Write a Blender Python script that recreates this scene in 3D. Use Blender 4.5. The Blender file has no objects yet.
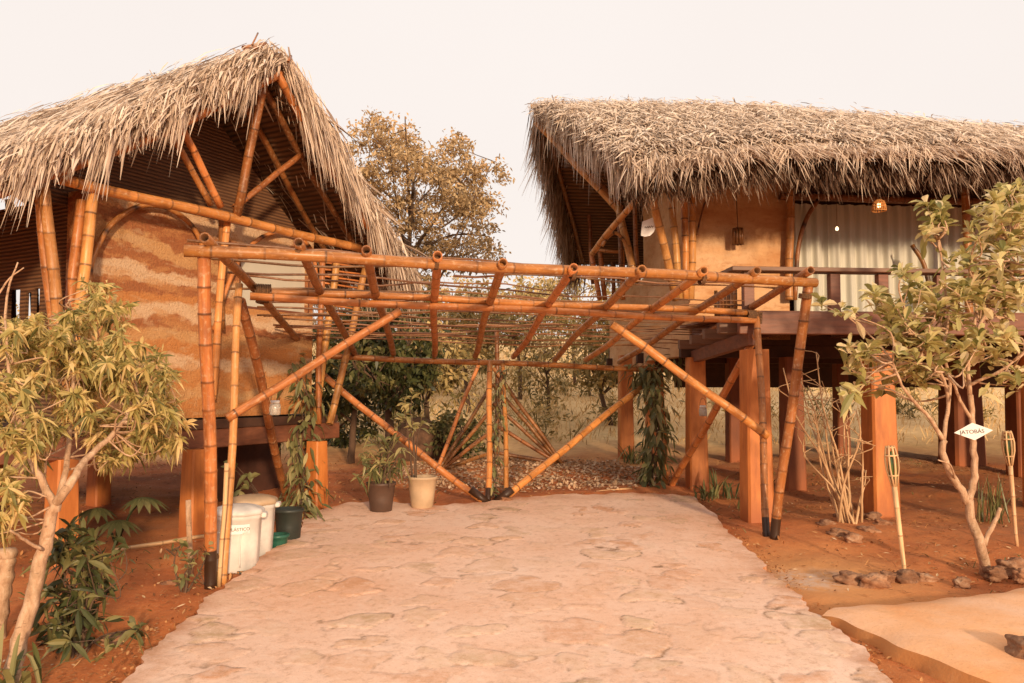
import bpy, math, random
import numpy as np
from mathutils import Vector, Matrix
random.seed(7); rng = np.random.default_rng(7)
S = bpy.context.scene; C = S.collection
R = math.radians
V = lambda *a: np.array(a, float)
def nz(a):
    a = np.asarray(a, float); return a/np.maximum(np.linalg.norm(a, axis=-1, keepdims=True), 1e-9)

# ------------------------------------------------------------------ camera
EYE = 1.65; F = 800.0; PITCH = math.atan(46.5/F)
cam = bpy.data.cameras.new('camera'); co = bpy.data.objects.new('camera', cam); C.objects.link(co)
co.location = (0, 0, EYE); co.rotation_euler = (math.pi/2+PITCH, 0, 0)
cam.sensor_width = 36; cam.lens = F/1024*36; cam.clip_end = 3000; cam.clip_start = .05
S.camera = co
def ray(px, py):
    x = (px-512)/F; y = (341.5-py)/F
    return V(x, math.cos(PITCH)-y*math.sin(PITCH), math.sin(PITCH)+y*math.cos(PITCH))
def P(px, py, Y):
    d = ray(px, py); return V(0, 0, EYE)+d*(Y/d[1])
def gz(x, y):
    y = np.asarray(y, float)
    z = np.where(y < 14, .04*np.maximum(y, -6), .56+.105*(np.minimum(y, 70)-14))
    return z-np.where(y > 70, (y-70)*.012, 0)
def G(px, py, dz=0.0):
    d = ray(px, py); t = .5
    for _ in range(4000):
        p = V(0, 0, EYE)+d*t
        if p[2] <= gz(p[0], p[1])+dz: break
        t += .01
    return p

# ------------------------------------------------------------------ materials
def newmat(name):
    m = bpy.data.materials.new(name); m.use_nodes = True
    nt = m.node_tree; b = nt.nodes['Principled BSDF']
    return m, nt, b
def nd(nt, t, **k):
    n = nt.nodes.new(t)
    for a, v in k.items(): setattr(n, a, v)
    return n
def ramp(nt, stops, interp='LINEAR'):
    r = nd(nt, 'ShaderNodeValToRGB'); r.color_ramp.interpolation = interp
    e = r.color_ramp.elements
    while len(e) < len(stops): e.new(.5)
    for i, (p, c) in enumerate(stops):
        e[i].position = p; e[i].color = (*c, 1)
    return r
def noise(nt, vec, scale, detail=6, rough=.6):
    n = nd(nt, 'ShaderNodeTexNoise'); n.inputs['Scale'].default_value = scale
    n.inputs['Detail'].default_value = detail; n.inputs['Roughness'].default_value = rough
    if vec is not None: nt.links.new(vec, n.inputs['Vector'])
    return n
def mapping(nt, vec, scale):
    mp = nd(nt, 'ShaderNodeMapping'); mp.inputs['Scale'].default_value = scale
    nt.links.new(vec, mp.inputs['Vector']); return mp.outputs[0]
def mix(nt, f, a, b, mode='MIX'):
    m = nd(nt, 'ShaderNodeMix'); m.data_type = 'RGBA'; m.blend_type = mode; m.clamp_factor = True
    for s, v in ((m.inputs['Factor'], f), (m.inputs['A'], a), (m.inputs['B'], b)):
        if hasattr(v, 'links') or hasattr(v, 'is_linked'): nt.links.new(v, s)
        elif isinstance(v, tuple): s.default_value = (*v, 1)
        else: s.default_value = v
    # colour sockets of ShaderNodeMix have duplicate names: fix explicitly
    return m
def mixc(nt, f, a, b, mode='MIX'):
    m = nd(nt, 'ShaderNodeMix'); m.data_type = 'RGBA'; m.blend_type = mode
    ia, ib = m.inputs[6], m.inputs[7]
    for s, v in ((m.inputs[0], f), (ia, a), (ib, b)):
        if isinstance(v, bpy.types.NodeSocket): nt.links.new(v, s)
        elif isinstance(v, tuple): s.default_value = (*v, 1)
        else: s.default_value = v
    return m.outputs[2]
def bump(nt, b, h, strength=.4, dist=.02):
    n = nd(nt, 'ShaderNodeBump'); n.inputs['Strength'].default_value = strength; n.inputs['Distance'].default_value = dist
    nt.links.new(h, n.inputs['Height']); nt.links.new(n.outputs[0], b.inputs['Normal'])
def attr(nt, name='var'):
    a = nd(nt, 'ShaderNodeAttribute'); a.attribute_name = name; return a.outputs['Fac']
def objrand(nt): return nd(nt, 'ShaderNodeObjectInfo').outputs['Random']
def mrange(nt, v, a, b, c=0, d=1):
    m = nd(nt, 'ShaderNodeMapRange'); nt.links.new(v, m.inputs[0])
    for i, x in enumerate((a, b, c, d)): m.inputs[1+i].default_value = x
    return m.outputs[0]

def bamboo_mat(name, c1, c2, dark=(.045, .02, .01), rough=.38):
    m, nt, b = newmat(name)
    uv = nd(nt, 'ShaderNodeTexCoord').outputs['UV']
    n1 = noise(nt, mapping(nt, uv, (55, 2.2, 1)), 1, 5); n2 = noise(nt, mapping(nt, uv, (9, 3.5, 1)), 1, 3)
    r = ramp(nt, [(.25, c1), (.75, c2)]); nt.links.new(n1.outputs[0], r.inputs[0])
    c = mixc(nt, mrange(nt, n2.outputs[0], .46, .72, 0, .75), r.outputs[0], tuple(x*.42 for x in c1))
    rv = nd(nt, 'ShaderNodeHueSaturation'); nt.links.new(c, rv.inputs['Color']); hm = nd(nt, 'ShaderNodeMath', operation='FRACT'); hm2 = nd(nt, 'ShaderNodeMath', operation='MULTIPLY'); nt.links.new(objrand(nt), hm2.inputs[0]); hm2.inputs[1].default_value = 7.3; nt.links.new(hm2.outputs[0], hm.inputs[0]); nt.links.new(mrange(nt, hm.outputs[0], 0, 1, .494, .506), rv.inputs['Hue'])
    nt.links.new(mrange(nt, objrand(nt), 0, 1, .68, 1.28), rv.inputs['Value'])
    n3 = noise(nt, mapping(nt, uv, (25, 25, 1)), 1, 4)
    c = mixc(nt, mrange(nt, n3.outputs[0], .54, .74, 0, .65), rv.outputs[0], (.60, .40, .23))
    c = mixc(nt, attr(nt), c, dark)
    nt.links.new(c, b.inputs['Base Color']); b.inputs['Roughness'].default_value = rough
    nt.links.new(mrange(nt, n2.outputs[0], .3, .7, .3, .55), b.inputs['Roughness'])
    b.inputs['Specular IOR Level'].default_value = .4
    bump(nt, b, n1.outputs[0], .15, .004)
    return m
def leaf_mat(name, stops, trans=.3, rough=.5):
    m, nt, b = newmat(name)
    r = ramp(nt, stops); nt.links.new(attr(nt), r.inputs[0])
    nt.links.new(r.outputs[0], b.inputs['Base Color']); b.inputs['Roughness'].default_value = rough
    b.inputs['Specular IOR Level'].default_value = .35
    if trans:
        t = nd(nt, 'ShaderNodeBsdfTranslucent'); nt.links.new(r.outputs[0], t.inputs[0])
        mx = nd(nt, 'ShaderNodeMixShader'); mx.inputs[0].default_value = trans
        nt.links.new(b.outputs[0], mx.inputs[1]); nt.links.new(t.outputs[0], mx.inputs[2])
        nt.links.new(mx.outputs[0], nt.nodes['Material Output'].inputs[0])
    return m
def wood_mat(name, c1, c2, scale=(3, 3, 1), rough=.6, dirt=.3, foot=None):
    m, nt, b = newmat(name)
    g = nd(nt, 'ShaderNodeNewGeometry').outputs['Position']
    n1 = noise(nt, mapping(nt, g, tuple(9*s for s in scale)), 1, 7); n2 = noise(nt, g, 2.2, 5)
    r = ramp(nt, [(.3, c1), (.7, c2)]); nt.links.new(n1.outputs[0], r.inputs[0])
    c = mixc(nt, mrange(nt, n2.outputs[0], .45, .75, 0, dirt), r.outputs[0], tuple(x*.35 for x in c1))
    if foot:
        n4 = noise(nt, mapping(nt, g, (6, 6, .8)), 3, 6); c = mixc(nt, mrange(nt, n4.outputs[0], .5, .72, 0, .45), c, foot)
    if foot:
        fm = nd(nt, 'ShaderNodeMath', operation='MULTIPLY'); nt.links.new(attr(nt), fm.inputs[0]); nt.links.new(mrange(nt, n2.outputs[0], .3, .6, .3, 1), fm.inputs[1]); c = mixc(nt, fm.outputs[0], c, (.36, .1, .025))
    nt.links.new(c, b.inputs['Base Color']); b.inputs['Roughness'].default_value = rough
    bump(nt, b, n1.outputs[0], .35, .01)
    return m
def plain(name, c, rough=.5, var=.12, metal=0, scale=6):
    m, nt, b = newmat(name)
    g = nd(nt, 'ShaderNodeNewGeometry').outputs['Position']; n = noise(nt, g, scale, 6)
    r = ramp(nt, [(.3, tuple(x*(1-var*2) for x in c)), (.7, tuple(min(1, x*(1+var)) for x in c))]); nt.links.new(n.outputs[0], r.inputs[0])
    nt.links.new(r.outputs[0], b.inputs['Base Color']); b.inputs['Roughness'].default_value = rough; b.inputs['Metallic'].default_value = metal
    bump(nt, b, n.outputs[0], .1, .01)
    return m

M = {}
M['bamboo'] = bamboo_mat('bamboo_orange', (.43, .135, .03), (.62, .25, .072))
M['bamboo_y'] = bamboo_mat('bamboo_yellow', (.55, .22, .055), (.74, .36, .115))
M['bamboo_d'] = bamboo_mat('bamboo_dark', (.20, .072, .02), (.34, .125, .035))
M['cane'] = bamboo_mat('pale_cane', (.6, .36, .17), (.8, .52, .28), (.25, .12, .05))
M['twig'] = bamboo_mat('lattice_twig', (.16, .065, .022), (.30, .12, .045))
M['rope'] = plain('rope_brown', (.16, .075, .03), .9, .3, 0, 60)
M['pillar'] = wood_mat('pillar_orange', (.42, .12, .021), (.66, .225, .05), (1, 1, .25), .6, .22, (.28, .075, .02))
M['pillar_d'] = wood_mat('pillar_shaded_brown', (.20, .055, .018), (.28, .085, .025), (1, 1, .25), .7, .3, (.14, .04, .014))  # brown copy of the orange pillar material, under-hut shade put into its colour
M['deckwood'] = wood_mat('deck_wood', (.13, .045, .022), (.24, .085, .04), (.4, 1, 3), .55, .4)
M['railwood'] = wood_mat('rail_wood', (.13, .06, .03), (.22, .105, .055), (.4, 1, 3), .55, .3)
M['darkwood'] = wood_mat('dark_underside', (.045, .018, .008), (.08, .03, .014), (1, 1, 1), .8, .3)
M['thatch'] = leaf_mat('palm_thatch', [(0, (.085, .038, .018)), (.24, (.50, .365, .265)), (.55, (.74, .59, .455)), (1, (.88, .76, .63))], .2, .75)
M['white'] = plain('white_plastic', (.72, .67, .61), .5, .13, 0, 5)
M['signwhite'] = plain('sign_white', (.82, .78, .74), .5, .03)
M['ink'] = plain('sign_ink', (.12, .08, .06), .6, .05)
m, nt, b = newmat('tree_bark_pale'); M['bark'] = m
g = nd(nt, 'ShaderNodeNewGeometry').outputs['Position']; n1 = noise(nt, mapping(nt, g, (1, 1, .4)), 28, 7, .7); n2 = noise(nt, g, 7, 5, .6); n3 = noise(nt, mapping(nt, g, (1, 1, 2.5)), 22, 5, .6)
rp = ramp(nt, [(.3, (.30, .16, .085)), (.5, (.52, .32, .19)), (.7, (.68, .48, .32))]); nt.links.new(n1.outputs[0], rp.inputs[0])
c = mixc(nt, mrange(nt, n2.outputs[0], .5, .7, 0, .7), rp.outputs[0], (.30, .19, .10)); c = mixc(nt, mrange(nt, n3.outputs[0], .6, .68, 0, .7), c, (.16, .085, .045)); c = mixc(nt, mrange(nt, n3.outputs[0], .36, .30, 0, .6), c, (.72, .58, .44))
nt.links.new(c, b.inputs['Base Color']); b.inputs['Roughness'].default_value = .9; bump(nt, b, n1.outputs[0], .7, .012)
M['barkd'] = wood_mat('tree_bark_dark', (.07, .04, .025), (.16, .09, .05), (1, 1, .4), .9, .3)
M['drytwig'] = wood_mat('dry_twig', (.42, .24, .11), (.66, .42, .22), (1, 1, .5), .8, .2)
M['leaf_l'] = leaf_mat('leaf_left_tree', [(0, (.16, .15, .045)), (.35, (.44, .37, .12)), (.65, (.70, .54, .21)), (1, (.86, .62, .28))], .42, .45)
M['leaf_r'] = leaf_mat('leaf_right_tree', [(0, (.18, .18, .05)), (.4, (.48, .42, .15)), (.75, (.72, .62, .29)), (1, (.86, .70, .42))], .4, .45)
M['leaf_d'] = leaf_mat('leaf_dark_green', [(0, (.03, .035, .012)), (.5, (.085, .095, .032)), (1, (.26, .22, .08))], .25, .4)
M['leaf_v'] = leaf_mat('leaf_vine', [(0, (.06, .068, .022)), (.5, (.19, .185, .07)), (1, (.46, .37, .16))], .25, .4)
M['leaf_b'] = leaf_mat('leaf_brown_tree', [(0, (.20, .13, .06)), (.45, (.42, .28, .14)), (.8, (.56, .40, .21)), (1, (.66, .42, .2))], .25, .6)
M['leaf_h'] = leaf_mat('leaf_hill_tree', [(0, (.14, .115, .04)), (.5, (.40, .30, .115)), (1, (.70, .50, .22))], .25, .6)
M['drygrass'] = leaf_mat('dry_grass_blades', [(0, (.42, .24, .09)), (.5, (.76, .50, .22)), (1, (.88, .66, .38))], .2, .8)
M['grass'] = leaf_mat('green_grass_blades', [(0, (.06, .075, .022)), (.5, (.16, .165, .055)), (1, (.4, .33, .14))], .25, .5)
M['litter'] = leaf_mat('leaf_litter', [(0, (.17, .06, .02)), (.45, (.42, .17, .055)), (.8, (.58, .33, .14)), (1, (.72, .52, .32))], 0, .9)

# rammed earth strata
m, nt, b = newmat('rammed_earth'); M['earthwall'] = m
g = nd(nt, 'ShaderNodeNewGeometry').outputs['Position']; sx = nd(nt, 'ShaderNodeSeparateXYZ'); nt.links.new(g, sx.inputs[0])
n1 = noise(nt, mapping(nt, g, (.75, .75, 1.1)), 1.7, 6, .55); n2 = noise(nt, mapping(nt, g, (.7, .7, 1.2)), 9, 9, .68); n3 = noise(nt, mapping(nt, g, (1.6, 1.6, 5)), 1.5, 8, .65)
wm = nd(nt, 'ShaderNodeMath', operation='MULTIPLY'); nt.links.new(n1.outputs[0], wm.inputs[0]); nt.links.new(mrange(nt, sx.outputs[2], 2.0, 2.9, .25, .7), wm.inputs[1])
ad = nd(nt, 'ShaderNodeMath', operation='ADD'); nt.links.new(wm.outputs[0], ad.inputs[0]); nt.links.new(sx.outputs[2], ad.inputs[1])
ad2 = nd(nt, 'ShaderNodeMath', operation='MULTIPLY_ADD'); nt.links.new(n2.outputs[0], ad2.inputs[0]); ad2.inputs[1].default_value = .24; nt.links.new(ad.outputs[0], ad2.inputs[2])
cr, rd, og, tn = (.66, .43, .25), (.36, .125, .042), (.53, .21, .06), (.57, .30, .12)
dk = (.35, .12, .04)
bands = [(0, og), (.12, tn), (.17, og), (.25, cr), (.30, og), (.36, tn), (.42, rd), (.46, cr), (.53, og), (.58, rd), (.64, cr), (.72, rd), (.79, tn), (.85, dk), (.93, cr)]
st_ = [(0, og)]
for (p0_, c0_), (p1_, c1_) in zip(bands, bands[1:]): st_ += [(p1_-.008, c0_), (p1_+.008, c1_)]
rp = ramp(nt, st_)
nt.links.new(mrange(nt, ad2.outputs[0], 1.5, 3.85), rp.inputs[0])
c = mixc(nt, mrange(nt, n3.outputs[0], .5, .6, 0, .6), rp.outputs[0], (.56, .26, .09)); c = mixc(nt, mrange(nt, n3.outputs[0], .44, .36, 0, .5), c, (.60, .38, .20))
c = mixc(nt, mrange(nt, n2.outputs[0], .55, .8, 0, .4), c, (.3, .13, .05))
nt.links.new(c, b.inputs['Base Color']); b.inputs['Roughness'].default_value = .95; n4 = noise(nt, g, 45, 5, .7); hb = nd(nt, 'ShaderNodeMath', operation='ADD'); nt.links.new(n2.outputs[0], hb.inputs[0]); nt.links.new(n4.outputs[0], hb.inputs[1]); c = mixc(nt, mrange(nt, n4.outputs[0], .56, .7, 0, .45), c, (.3, .13, .05)); nt.links.new(c, b.inputs['Base Color']); bump(nt, b, hb.outputs[0], .8, .03)
# ochre plaster
m, nt, b = newmat('ochre_plaster'); M['plaster'] = m
g = nd(nt, 'ShaderNodeNewGeometry').outputs['Position']
n1 = noise(nt, mapping(nt, g, (.8, .8, 2.5)), 1.3, 6, .6); n2 = noise(nt, g, 18, 6, .7)
rp = ramp(nt, [(.3, (.50, .22, .08)), (.5, (.60, .33, .155)), (.7, (.68, .44, .25))]); nt.links.new(n1.outputs[0], rp.inputs[0])
c = mixc(nt, mrange(nt, n2.outputs[0], .5, .72, 0, .5), rp.outputs[0], (.38, .15, .05)); n5 = noise(nt, mapping(nt, g, (1.5, 1.5, 5)), 2.2, 6, .6); c = mixc(nt, mrange(nt, n5.outputs[0], .5, .68, 0, .7), c, (.66, .38, .18)); c = mixc(nt, mrange(nt, n5.outputs[0], .42, .3, 0, .6), c, (.42, .16, .05))
nt.links.new(c, b.inputs['Base Color']); b.inputs['Roughness'].default_value = .95; bump(nt, b, n2.outputs[0], .4, .015)
# woven mat (bamboo weave) : horizontal slats
m, nt, b = newmat('woven_mat'); M['mat'] = m
g = nd(nt, 'ShaderNodeNewGeometry').outputs['Position']
w = nd(nt, 'ShaderNodeTexWave', wave_type='BANDS', bands_direction='Z'); w.inputs['Scale'].default_value = 9; w.inputs['Distortion'].default_value = .6; w.inputs['Detail'].default_value = 2
nt.links.new(g, w.inputs['Vector']); n1 = noise(nt, mapping(nt, g, (2, 2, 14)), 2, 5)
rp = ramp(nt, [(0, (.05, .02, .008)), (.4, (.15, .065, .026)), (1, (.22, .105, .045))]); nt.links.new(w.outputs[0], rp.inputs[0])
c = mixc(nt, mrange(nt, n1.outputs[0], .4, .7, 0, .7), rp.outputs[0], (.09, .036, .015))
nt.links.new(c, b.inputs['Base Color']); b.inputs['Roughness'].default_value = .8; bump(nt, b, w.outputs[0], .5, .02)
# ground
m, nt, b = newmat('red_earth'); M['ground'] = m
g = nd(nt, 'ShaderNodeNewGeometry').outputs['Position']; sx = nd(nt, 'ShaderNodeSeparateXYZ'); nt.links.new(g, sx.inputs[0])
n1 = noise(nt, g, .9, 7, .62); n2 = noise(nt, g, 9, 9, .75); n3 = noise(nt, g, 60, 4, .7)
rp = ramp(nt, [(.3, (.32, .088, .02)), (.45, (.52, .145, .034)), (.6, (.62, .21, .058)), (.75, (.66, .29, .10))]); nt.links.new(n1.outputs[0], rp.inputs[0])
c = mixc(nt, mrange(nt, n2.outputs[0], .52, .68, 0, .5), rp.outputs[0], (.30, .085, .024))
c = mixc(nt, mrange(nt, n3.outputs[0], .58, .7, 0, .7), c, (.62, .36, .18)); c = mixc(nt, mrange(nt, n3.outputs[0], .4, .32, 0, .55), c, (.18, .055, .02))
dq = nd(nt, 'ShaderNodeVectorMath', operation='DISTANCE'); nt.links.new(g, dq.inputs[0]); dq.inputs[1].default_value = tuple(G(935, 505))
bq_ = nd(nt, 'ShaderNodeMath', operation='MULTIPLY'); nt.links.new(mrange(nt, dq.outputs['Value'], 1.2, 3.0, 1, 0), bq_.inputs[0]); nt.links.new(mrange(nt, n2.outputs[0], .36, .58, .15, .9), bq_.inputs[1])
c = mixc(nt, bq_.outputs[0], c, (.40, .145, .045))
# pale sandy dust next to the driveway on the right
dx = nd(nt, 'ShaderNodeVectorMath', operation='DISTANCE'); nt.links.new(g, dx.inputs[0]); dx.inputs[1].default_value = tuple(G(800, 575))
c = mixc(nt, mrange(nt, dx.outputs['Value'], .25, 1.3, .85, 0), c, (.74, .36, .13))
dz = nd(nt, 'ShaderNodeVectorMath', operation='DISTANCE'); nt.links.new(g, dz.inputs[0]); dz.inputs[1].default_value = tuple(G(805, 578))
pm = nd(nt, 'ShaderNodeMath', operation='MULTIPLY'); nt.links.new(mrange(nt, dz.outputs['Value'], .1, .42, 1, 0), pm.inputs[0]); nt.links.new(mrange(nt, n2.outputs[0], .4, .6), pm.inputs[1])
c = mixc(nt, pm.outputs[0], c, (.7, .52, .4))
nf = noise(nt, g, .35, 6, .6)
far = ramp(nt, [(.35, (.68, .41, .16)), (.6, (.84, .58, .28)), (.75, (.62, .42, .17))]); nt.links.new(nf.outputs[0], far.inputs[0])
farc = mixc(nt, mrange(nt, n2.outputs[0], .46, .7, 0, .5), far.outputs[0], (.36, .21, .085))
fy = nd(nt, 'ShaderNodeMath', operation='MULTIPLY_ADD'); nt.links.new(n1.outputs[0], fy.inputs[0]); fy.inputs[1].default_value = 5; nt.links.new(sx.outputs[1], fy.inputs[2])
c = mixc(nt, mrange(nt, fy.outputs[0], 14, 18), c, farc)
nt.links.new(c, b.inputs['Base Color']); b.inputs['Roughness'].default_value = 1
ah = nd(nt, 'ShaderNodeMath', operation='MULTIPLY_ADD'); nt.links.new(n3.outputs[0], ah.inputs[0]); ah.inputs[1].default_value = .35; nt.links.new(n2.outputs[0], ah.inputs[2])
bump(nt, b, ah.outputs[0], .45, .04)
# paving
m, nt, b = newmat('stone_paving'); M['paving'] = m
g = nd(nt, 'ShaderNodeNewGeometry').outputs['Position']
n1 = noise(nt, g, .8, 6, .6); n2 = noise(nt, g, 16, 9, .78); n3 = noise(nt, g, 6.5, 8, .72)
base = ramp(nt, [(.3, (.82, .46, .28)), (.5, (.90, .58, .41)), (.7, (.93, .65, .49))]); nt.links.new(n1.outputs[0], base.inputs[0])
st = ramp(nt, [(0, (.66, .30, .14)), (.4, (.74, .43, .25)), (.75, (.76, .51, .31)), (1, (.52, .33, .17))]); nt.links.new(attr(nt, 'tone'), st.inputs[0])
f1 = nd(nt, 'ShaderNodeMath', operation='MULTIPLY'); nt.links.new(attr(nt, 'stone'), f1.inputs[0]); nt.links.new(mrange(nt, n3.outputs[0], .36, .62), f1.inputs[1])
c = mixc(nt, f1.outputs[0], base.outputs[0], st.outputs[0])
f2 = nd(nt, 'ShaderNodeMath', operation='MULTIPLY'); nt.links.new(attr(nt, 'rim'), f2.inputs[0]); nt.links.new(mrange(nt, n3.outputs[0], .44, .58, 0, .95), f2.inputs[1])
c = mixc(nt, f2.outputs[0], c, (.22, .11, .05))
c = mixc(nt, attr(nt, 'edge'), c, (.48, .19, .075))
c = mixc(nt, mrange(nt, n2.outputs[0], .52, .66, 0, .6), c, (.52, .27, .14)); c = mixc(nt, mrange(nt, n2.outputs[0], .46, .36, 0, .5), c, (.92, .68, .52))
n5 = noise(nt, g, 90, 3, .7); c = mixc(nt, mrange(nt, n5.outputs[0], .6, .7, 0, .5), c, (.42, .2, .1)); c = mixc(nt, mrange(nt, n5.outputs[0], .4, .32, 0, .35), c, (.95, .78, .64))
nt.links.new(c, b.inputs['Base Color']); b.inputs['Roughness'].default_value = .9
ah = nd(nt, 'ShaderNodeMath', operation='MULTIPLY_ADD'); nt.links.new(n3.outputs[0], ah.inputs[0]); ah.inputs[1].default_value = .5; nt.links.new(n2.outputs[0], ah.inputs[2])
bump(nt, b, ah.outputs[0], .4, .015)
# concrete side path
m, nt, b = newmat('dusty_concrete'); M['path'] = m
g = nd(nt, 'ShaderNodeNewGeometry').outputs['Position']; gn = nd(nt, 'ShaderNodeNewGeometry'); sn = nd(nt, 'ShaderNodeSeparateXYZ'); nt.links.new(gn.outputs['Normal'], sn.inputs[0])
n1 = noise(nt, g, 1.6, 7, .6); n2 = noise(nt, g, 30, 7, .7)
rp = ramp(nt, [(.3, (.82, .33, .11)), (.5, (.88, .46, .225)), (.7, (.91, .55, .34))]); nt.links.new(n1.outputs[0], rp.inputs[0])
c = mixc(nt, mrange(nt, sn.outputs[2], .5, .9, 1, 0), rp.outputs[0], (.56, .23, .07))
c = mixc(nt, mrange(nt, n2.outputs[0], .56, .74, 0, .4), c, (.55, .26, .10)); n3 = noise(nt, mapping(nt, g, (1, 2, 1)), 3.2, 7, .7); c = mixc(nt, mrange(nt, n3.outputs[0], .56, .7, 0, .5), c, (.66, .34, .15)); n4 = noise(nt, g, 80, 3, .7); c = mixc(nt, mrange(nt, n4.outputs[0], .6, .7, 0, .5), c, (.42, .2, .09))
nt.links.new(c, b.inputs['Base Color']); b.inputs['Roughness'].default_value = .95; bump(nt, b, n2.outputs[0], .35, .015)
# rock
m, nt, b = newmat('field_rock'); M['rock'] = m
g = nd(nt, 'ShaderNodeNewGeometry').outputs['Position']; n1 = noise(nt, g, 9, 8, .7)
rp = ramp(nt, [(.3, (.16, .065, .03)), (.48, (.34, .155, .075)), (.6, (.46, .25, .14)), (.75, (.62, .44, .3))]); nt.links.new(n1.outputs[0], rp.inputs[0])
hv = nd(nt, 'ShaderNodeHueSaturation'); nt.links.new(rp.outputs[0], hv.inputs['Color']); nt.links.new(mrange(nt, objrand(nt), 0, 1, .6, 1.1), hv.inputs['Value'])
nt.links.new(hv.outputs[0], b.inputs['Base Color']); b.inputs['Roughness'].default_value = .95; bump(nt, b, n1.outputs[0], .8, .03)
# curtain
m, nt, b = newmat('curtain_cloth'); M['curtain'] = m
b.inputs['Base Color'].default_value = (.58, .55, .46, 1); b.inputs['Roughness'].default_value = .9
# opaque window pane: sky reflection put into its pale base colour
m, nt, b = newmat('window_glass'); M['glass'] = m
b.inputs['Base Color'].default_value = (.55, .50, .40, 1); b.inputs['Roughness'].default_value = .15
b.inputs['Specular IOR Level'].default_value = .9; b.inputs['Coat Weight'].default_value = .6; b.inputs['Coat Roughness'].default_value = .05
m, nt, b = newmat('jar_glass'); M['jar'] = m
b.inputs['Base Color'].default_value = (.75, .68, .58, 1); b.inputs['Roughness'].default_value = .15; b.inputs['Transmission Weight'].default_value = .6
m, nt, b = newmat('green_bottle'); M['bottle'] = m
b.inputs['Base Color'].default_value = (.10, .17, .045, 1); b.inputs['Roughness'].default_value = .12; b.inputs['Coat Weight'].default_value = .5
m, nt, b = newmat('lit_bulb'); M['bulb'] = m
b.inputs['Emission Color'].default_value = (1, .70, .36, 1); b.inputs['Emission Strength'].default_value = 4
m, nt, b = newmat('wicker_lit'); M['wicker'] = m
b.inputs['Base Color'].default_value = (.6, .26, .07, 1); b.inputs['Roughness'].default_value = .7
M['potbrown'] = plain('pot_brown', (.10, .052, .033), .55, .15)
M['potbeige'] = plain('pot_beige', (.52, .36, .22), .6, .12)
M['potdark'] = plain('pot_dark', (.03, .035, .028), .5, .15)
M['teal'] = plain('pot_teal', (.02, .10, .065), .4, .1)
M['soil'] = plain('soil', (.07, .035, .02), 1, .3, 0, 40)
M['mound'] = plain('mound_soil', (.13, .065, .035), 1, .3, 0, 12)
M['gravel'] = leaf_mat('gravel_bits', [(0, (.34, .2, .11)), (.5, (.54, .35, .21)), (1, (.70, .5, .34))], 0, .9)
M['mapron'] = plain('maroon_panel', (.075, .026, .014), .7, .2)

# ------------------------------------------------------------------ mesh building
ROOTLOC = {}
class MB:
    def __init__(s): s.v = []; s.f = []; s.a = []; s.uv = []; s.n = 0
    def add(s, v, f, a=0.0, uv=None):
        v = np.asarray(v, float).reshape(-1, 3); n = len(v)
        s.v.append(v); s.a.append(np.broadcast_to(np.asarray(a, float), (n,)).copy())
        s.uv.append(np.zeros((n, 2)) if uv is None else np.asarray(uv, float))
        k = s.n
        if isinstance(f, np.ndarray): s.f.extend((f+k).tolist())
        else: s.f.extend([[i+k for i in q] for q in f])
        s.n += n; return s
    def build(s, name, mat, parent=None, smooth=False, origin=None, extra=None):
        v = np.concatenate(s.v); 
        org = ROOTLOC.get(parent.name, V(0, 0, 0)) if parent is not None else (V(0, 0, 0) if origin is None else V(*origin))
        me = bpy.data.meshes.new(name); me.from_pydata((v-org).tolist(), [], s.f)
        at = me.attributes.new('var', 'FLOAT', 'POINT'); at.data.foreach_set('value', np.concatenate(s.a))
        if extra:
            for k, arr in extra.items():
                e = me.attributes.new(k, 'FLOAT', 'POINT'); e.data.foreach_set('value', arr)
        uvl = me.uv_layers.new(name='UVMap'); uv = np.concatenate(s.uv)
        li = np.empty(len(me.loops), int); me.loops.foreach_get('vertex_index', li)
        uvl.data.foreach_set('uv', uv[li].ravel())
        if smooth: me.polygons.foreach_set('use_smooth', [True]*len(me.polygons))
        me.materials.append(mat); me.update()
        o = bpy.data.objects.new(name, me); C.objects.link(o)
        if parent is not None:
            o.parent = parent; ROOTLOC[o.name] = org
        else:
            o.location = tuple(org); ROOTLOC[o.name] = org
        return o
def tag(o, label, cat=None, group=None, kind=None):
    if label: o['label'] = label
    if cat: o['category'] = cat
    if group: o['group'] = group
    if kind: o['kind'] = kind
    return o
def thing(name, loc, label, cat, group=None):
    o = bpy.data.objects.new(name, None); C.objects.link(o); o.location = tuple(loc); o.empty_display_size = .1
    ROOTLOC[o.name] = V(*loc); return tag(o, label, cat, group)

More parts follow.
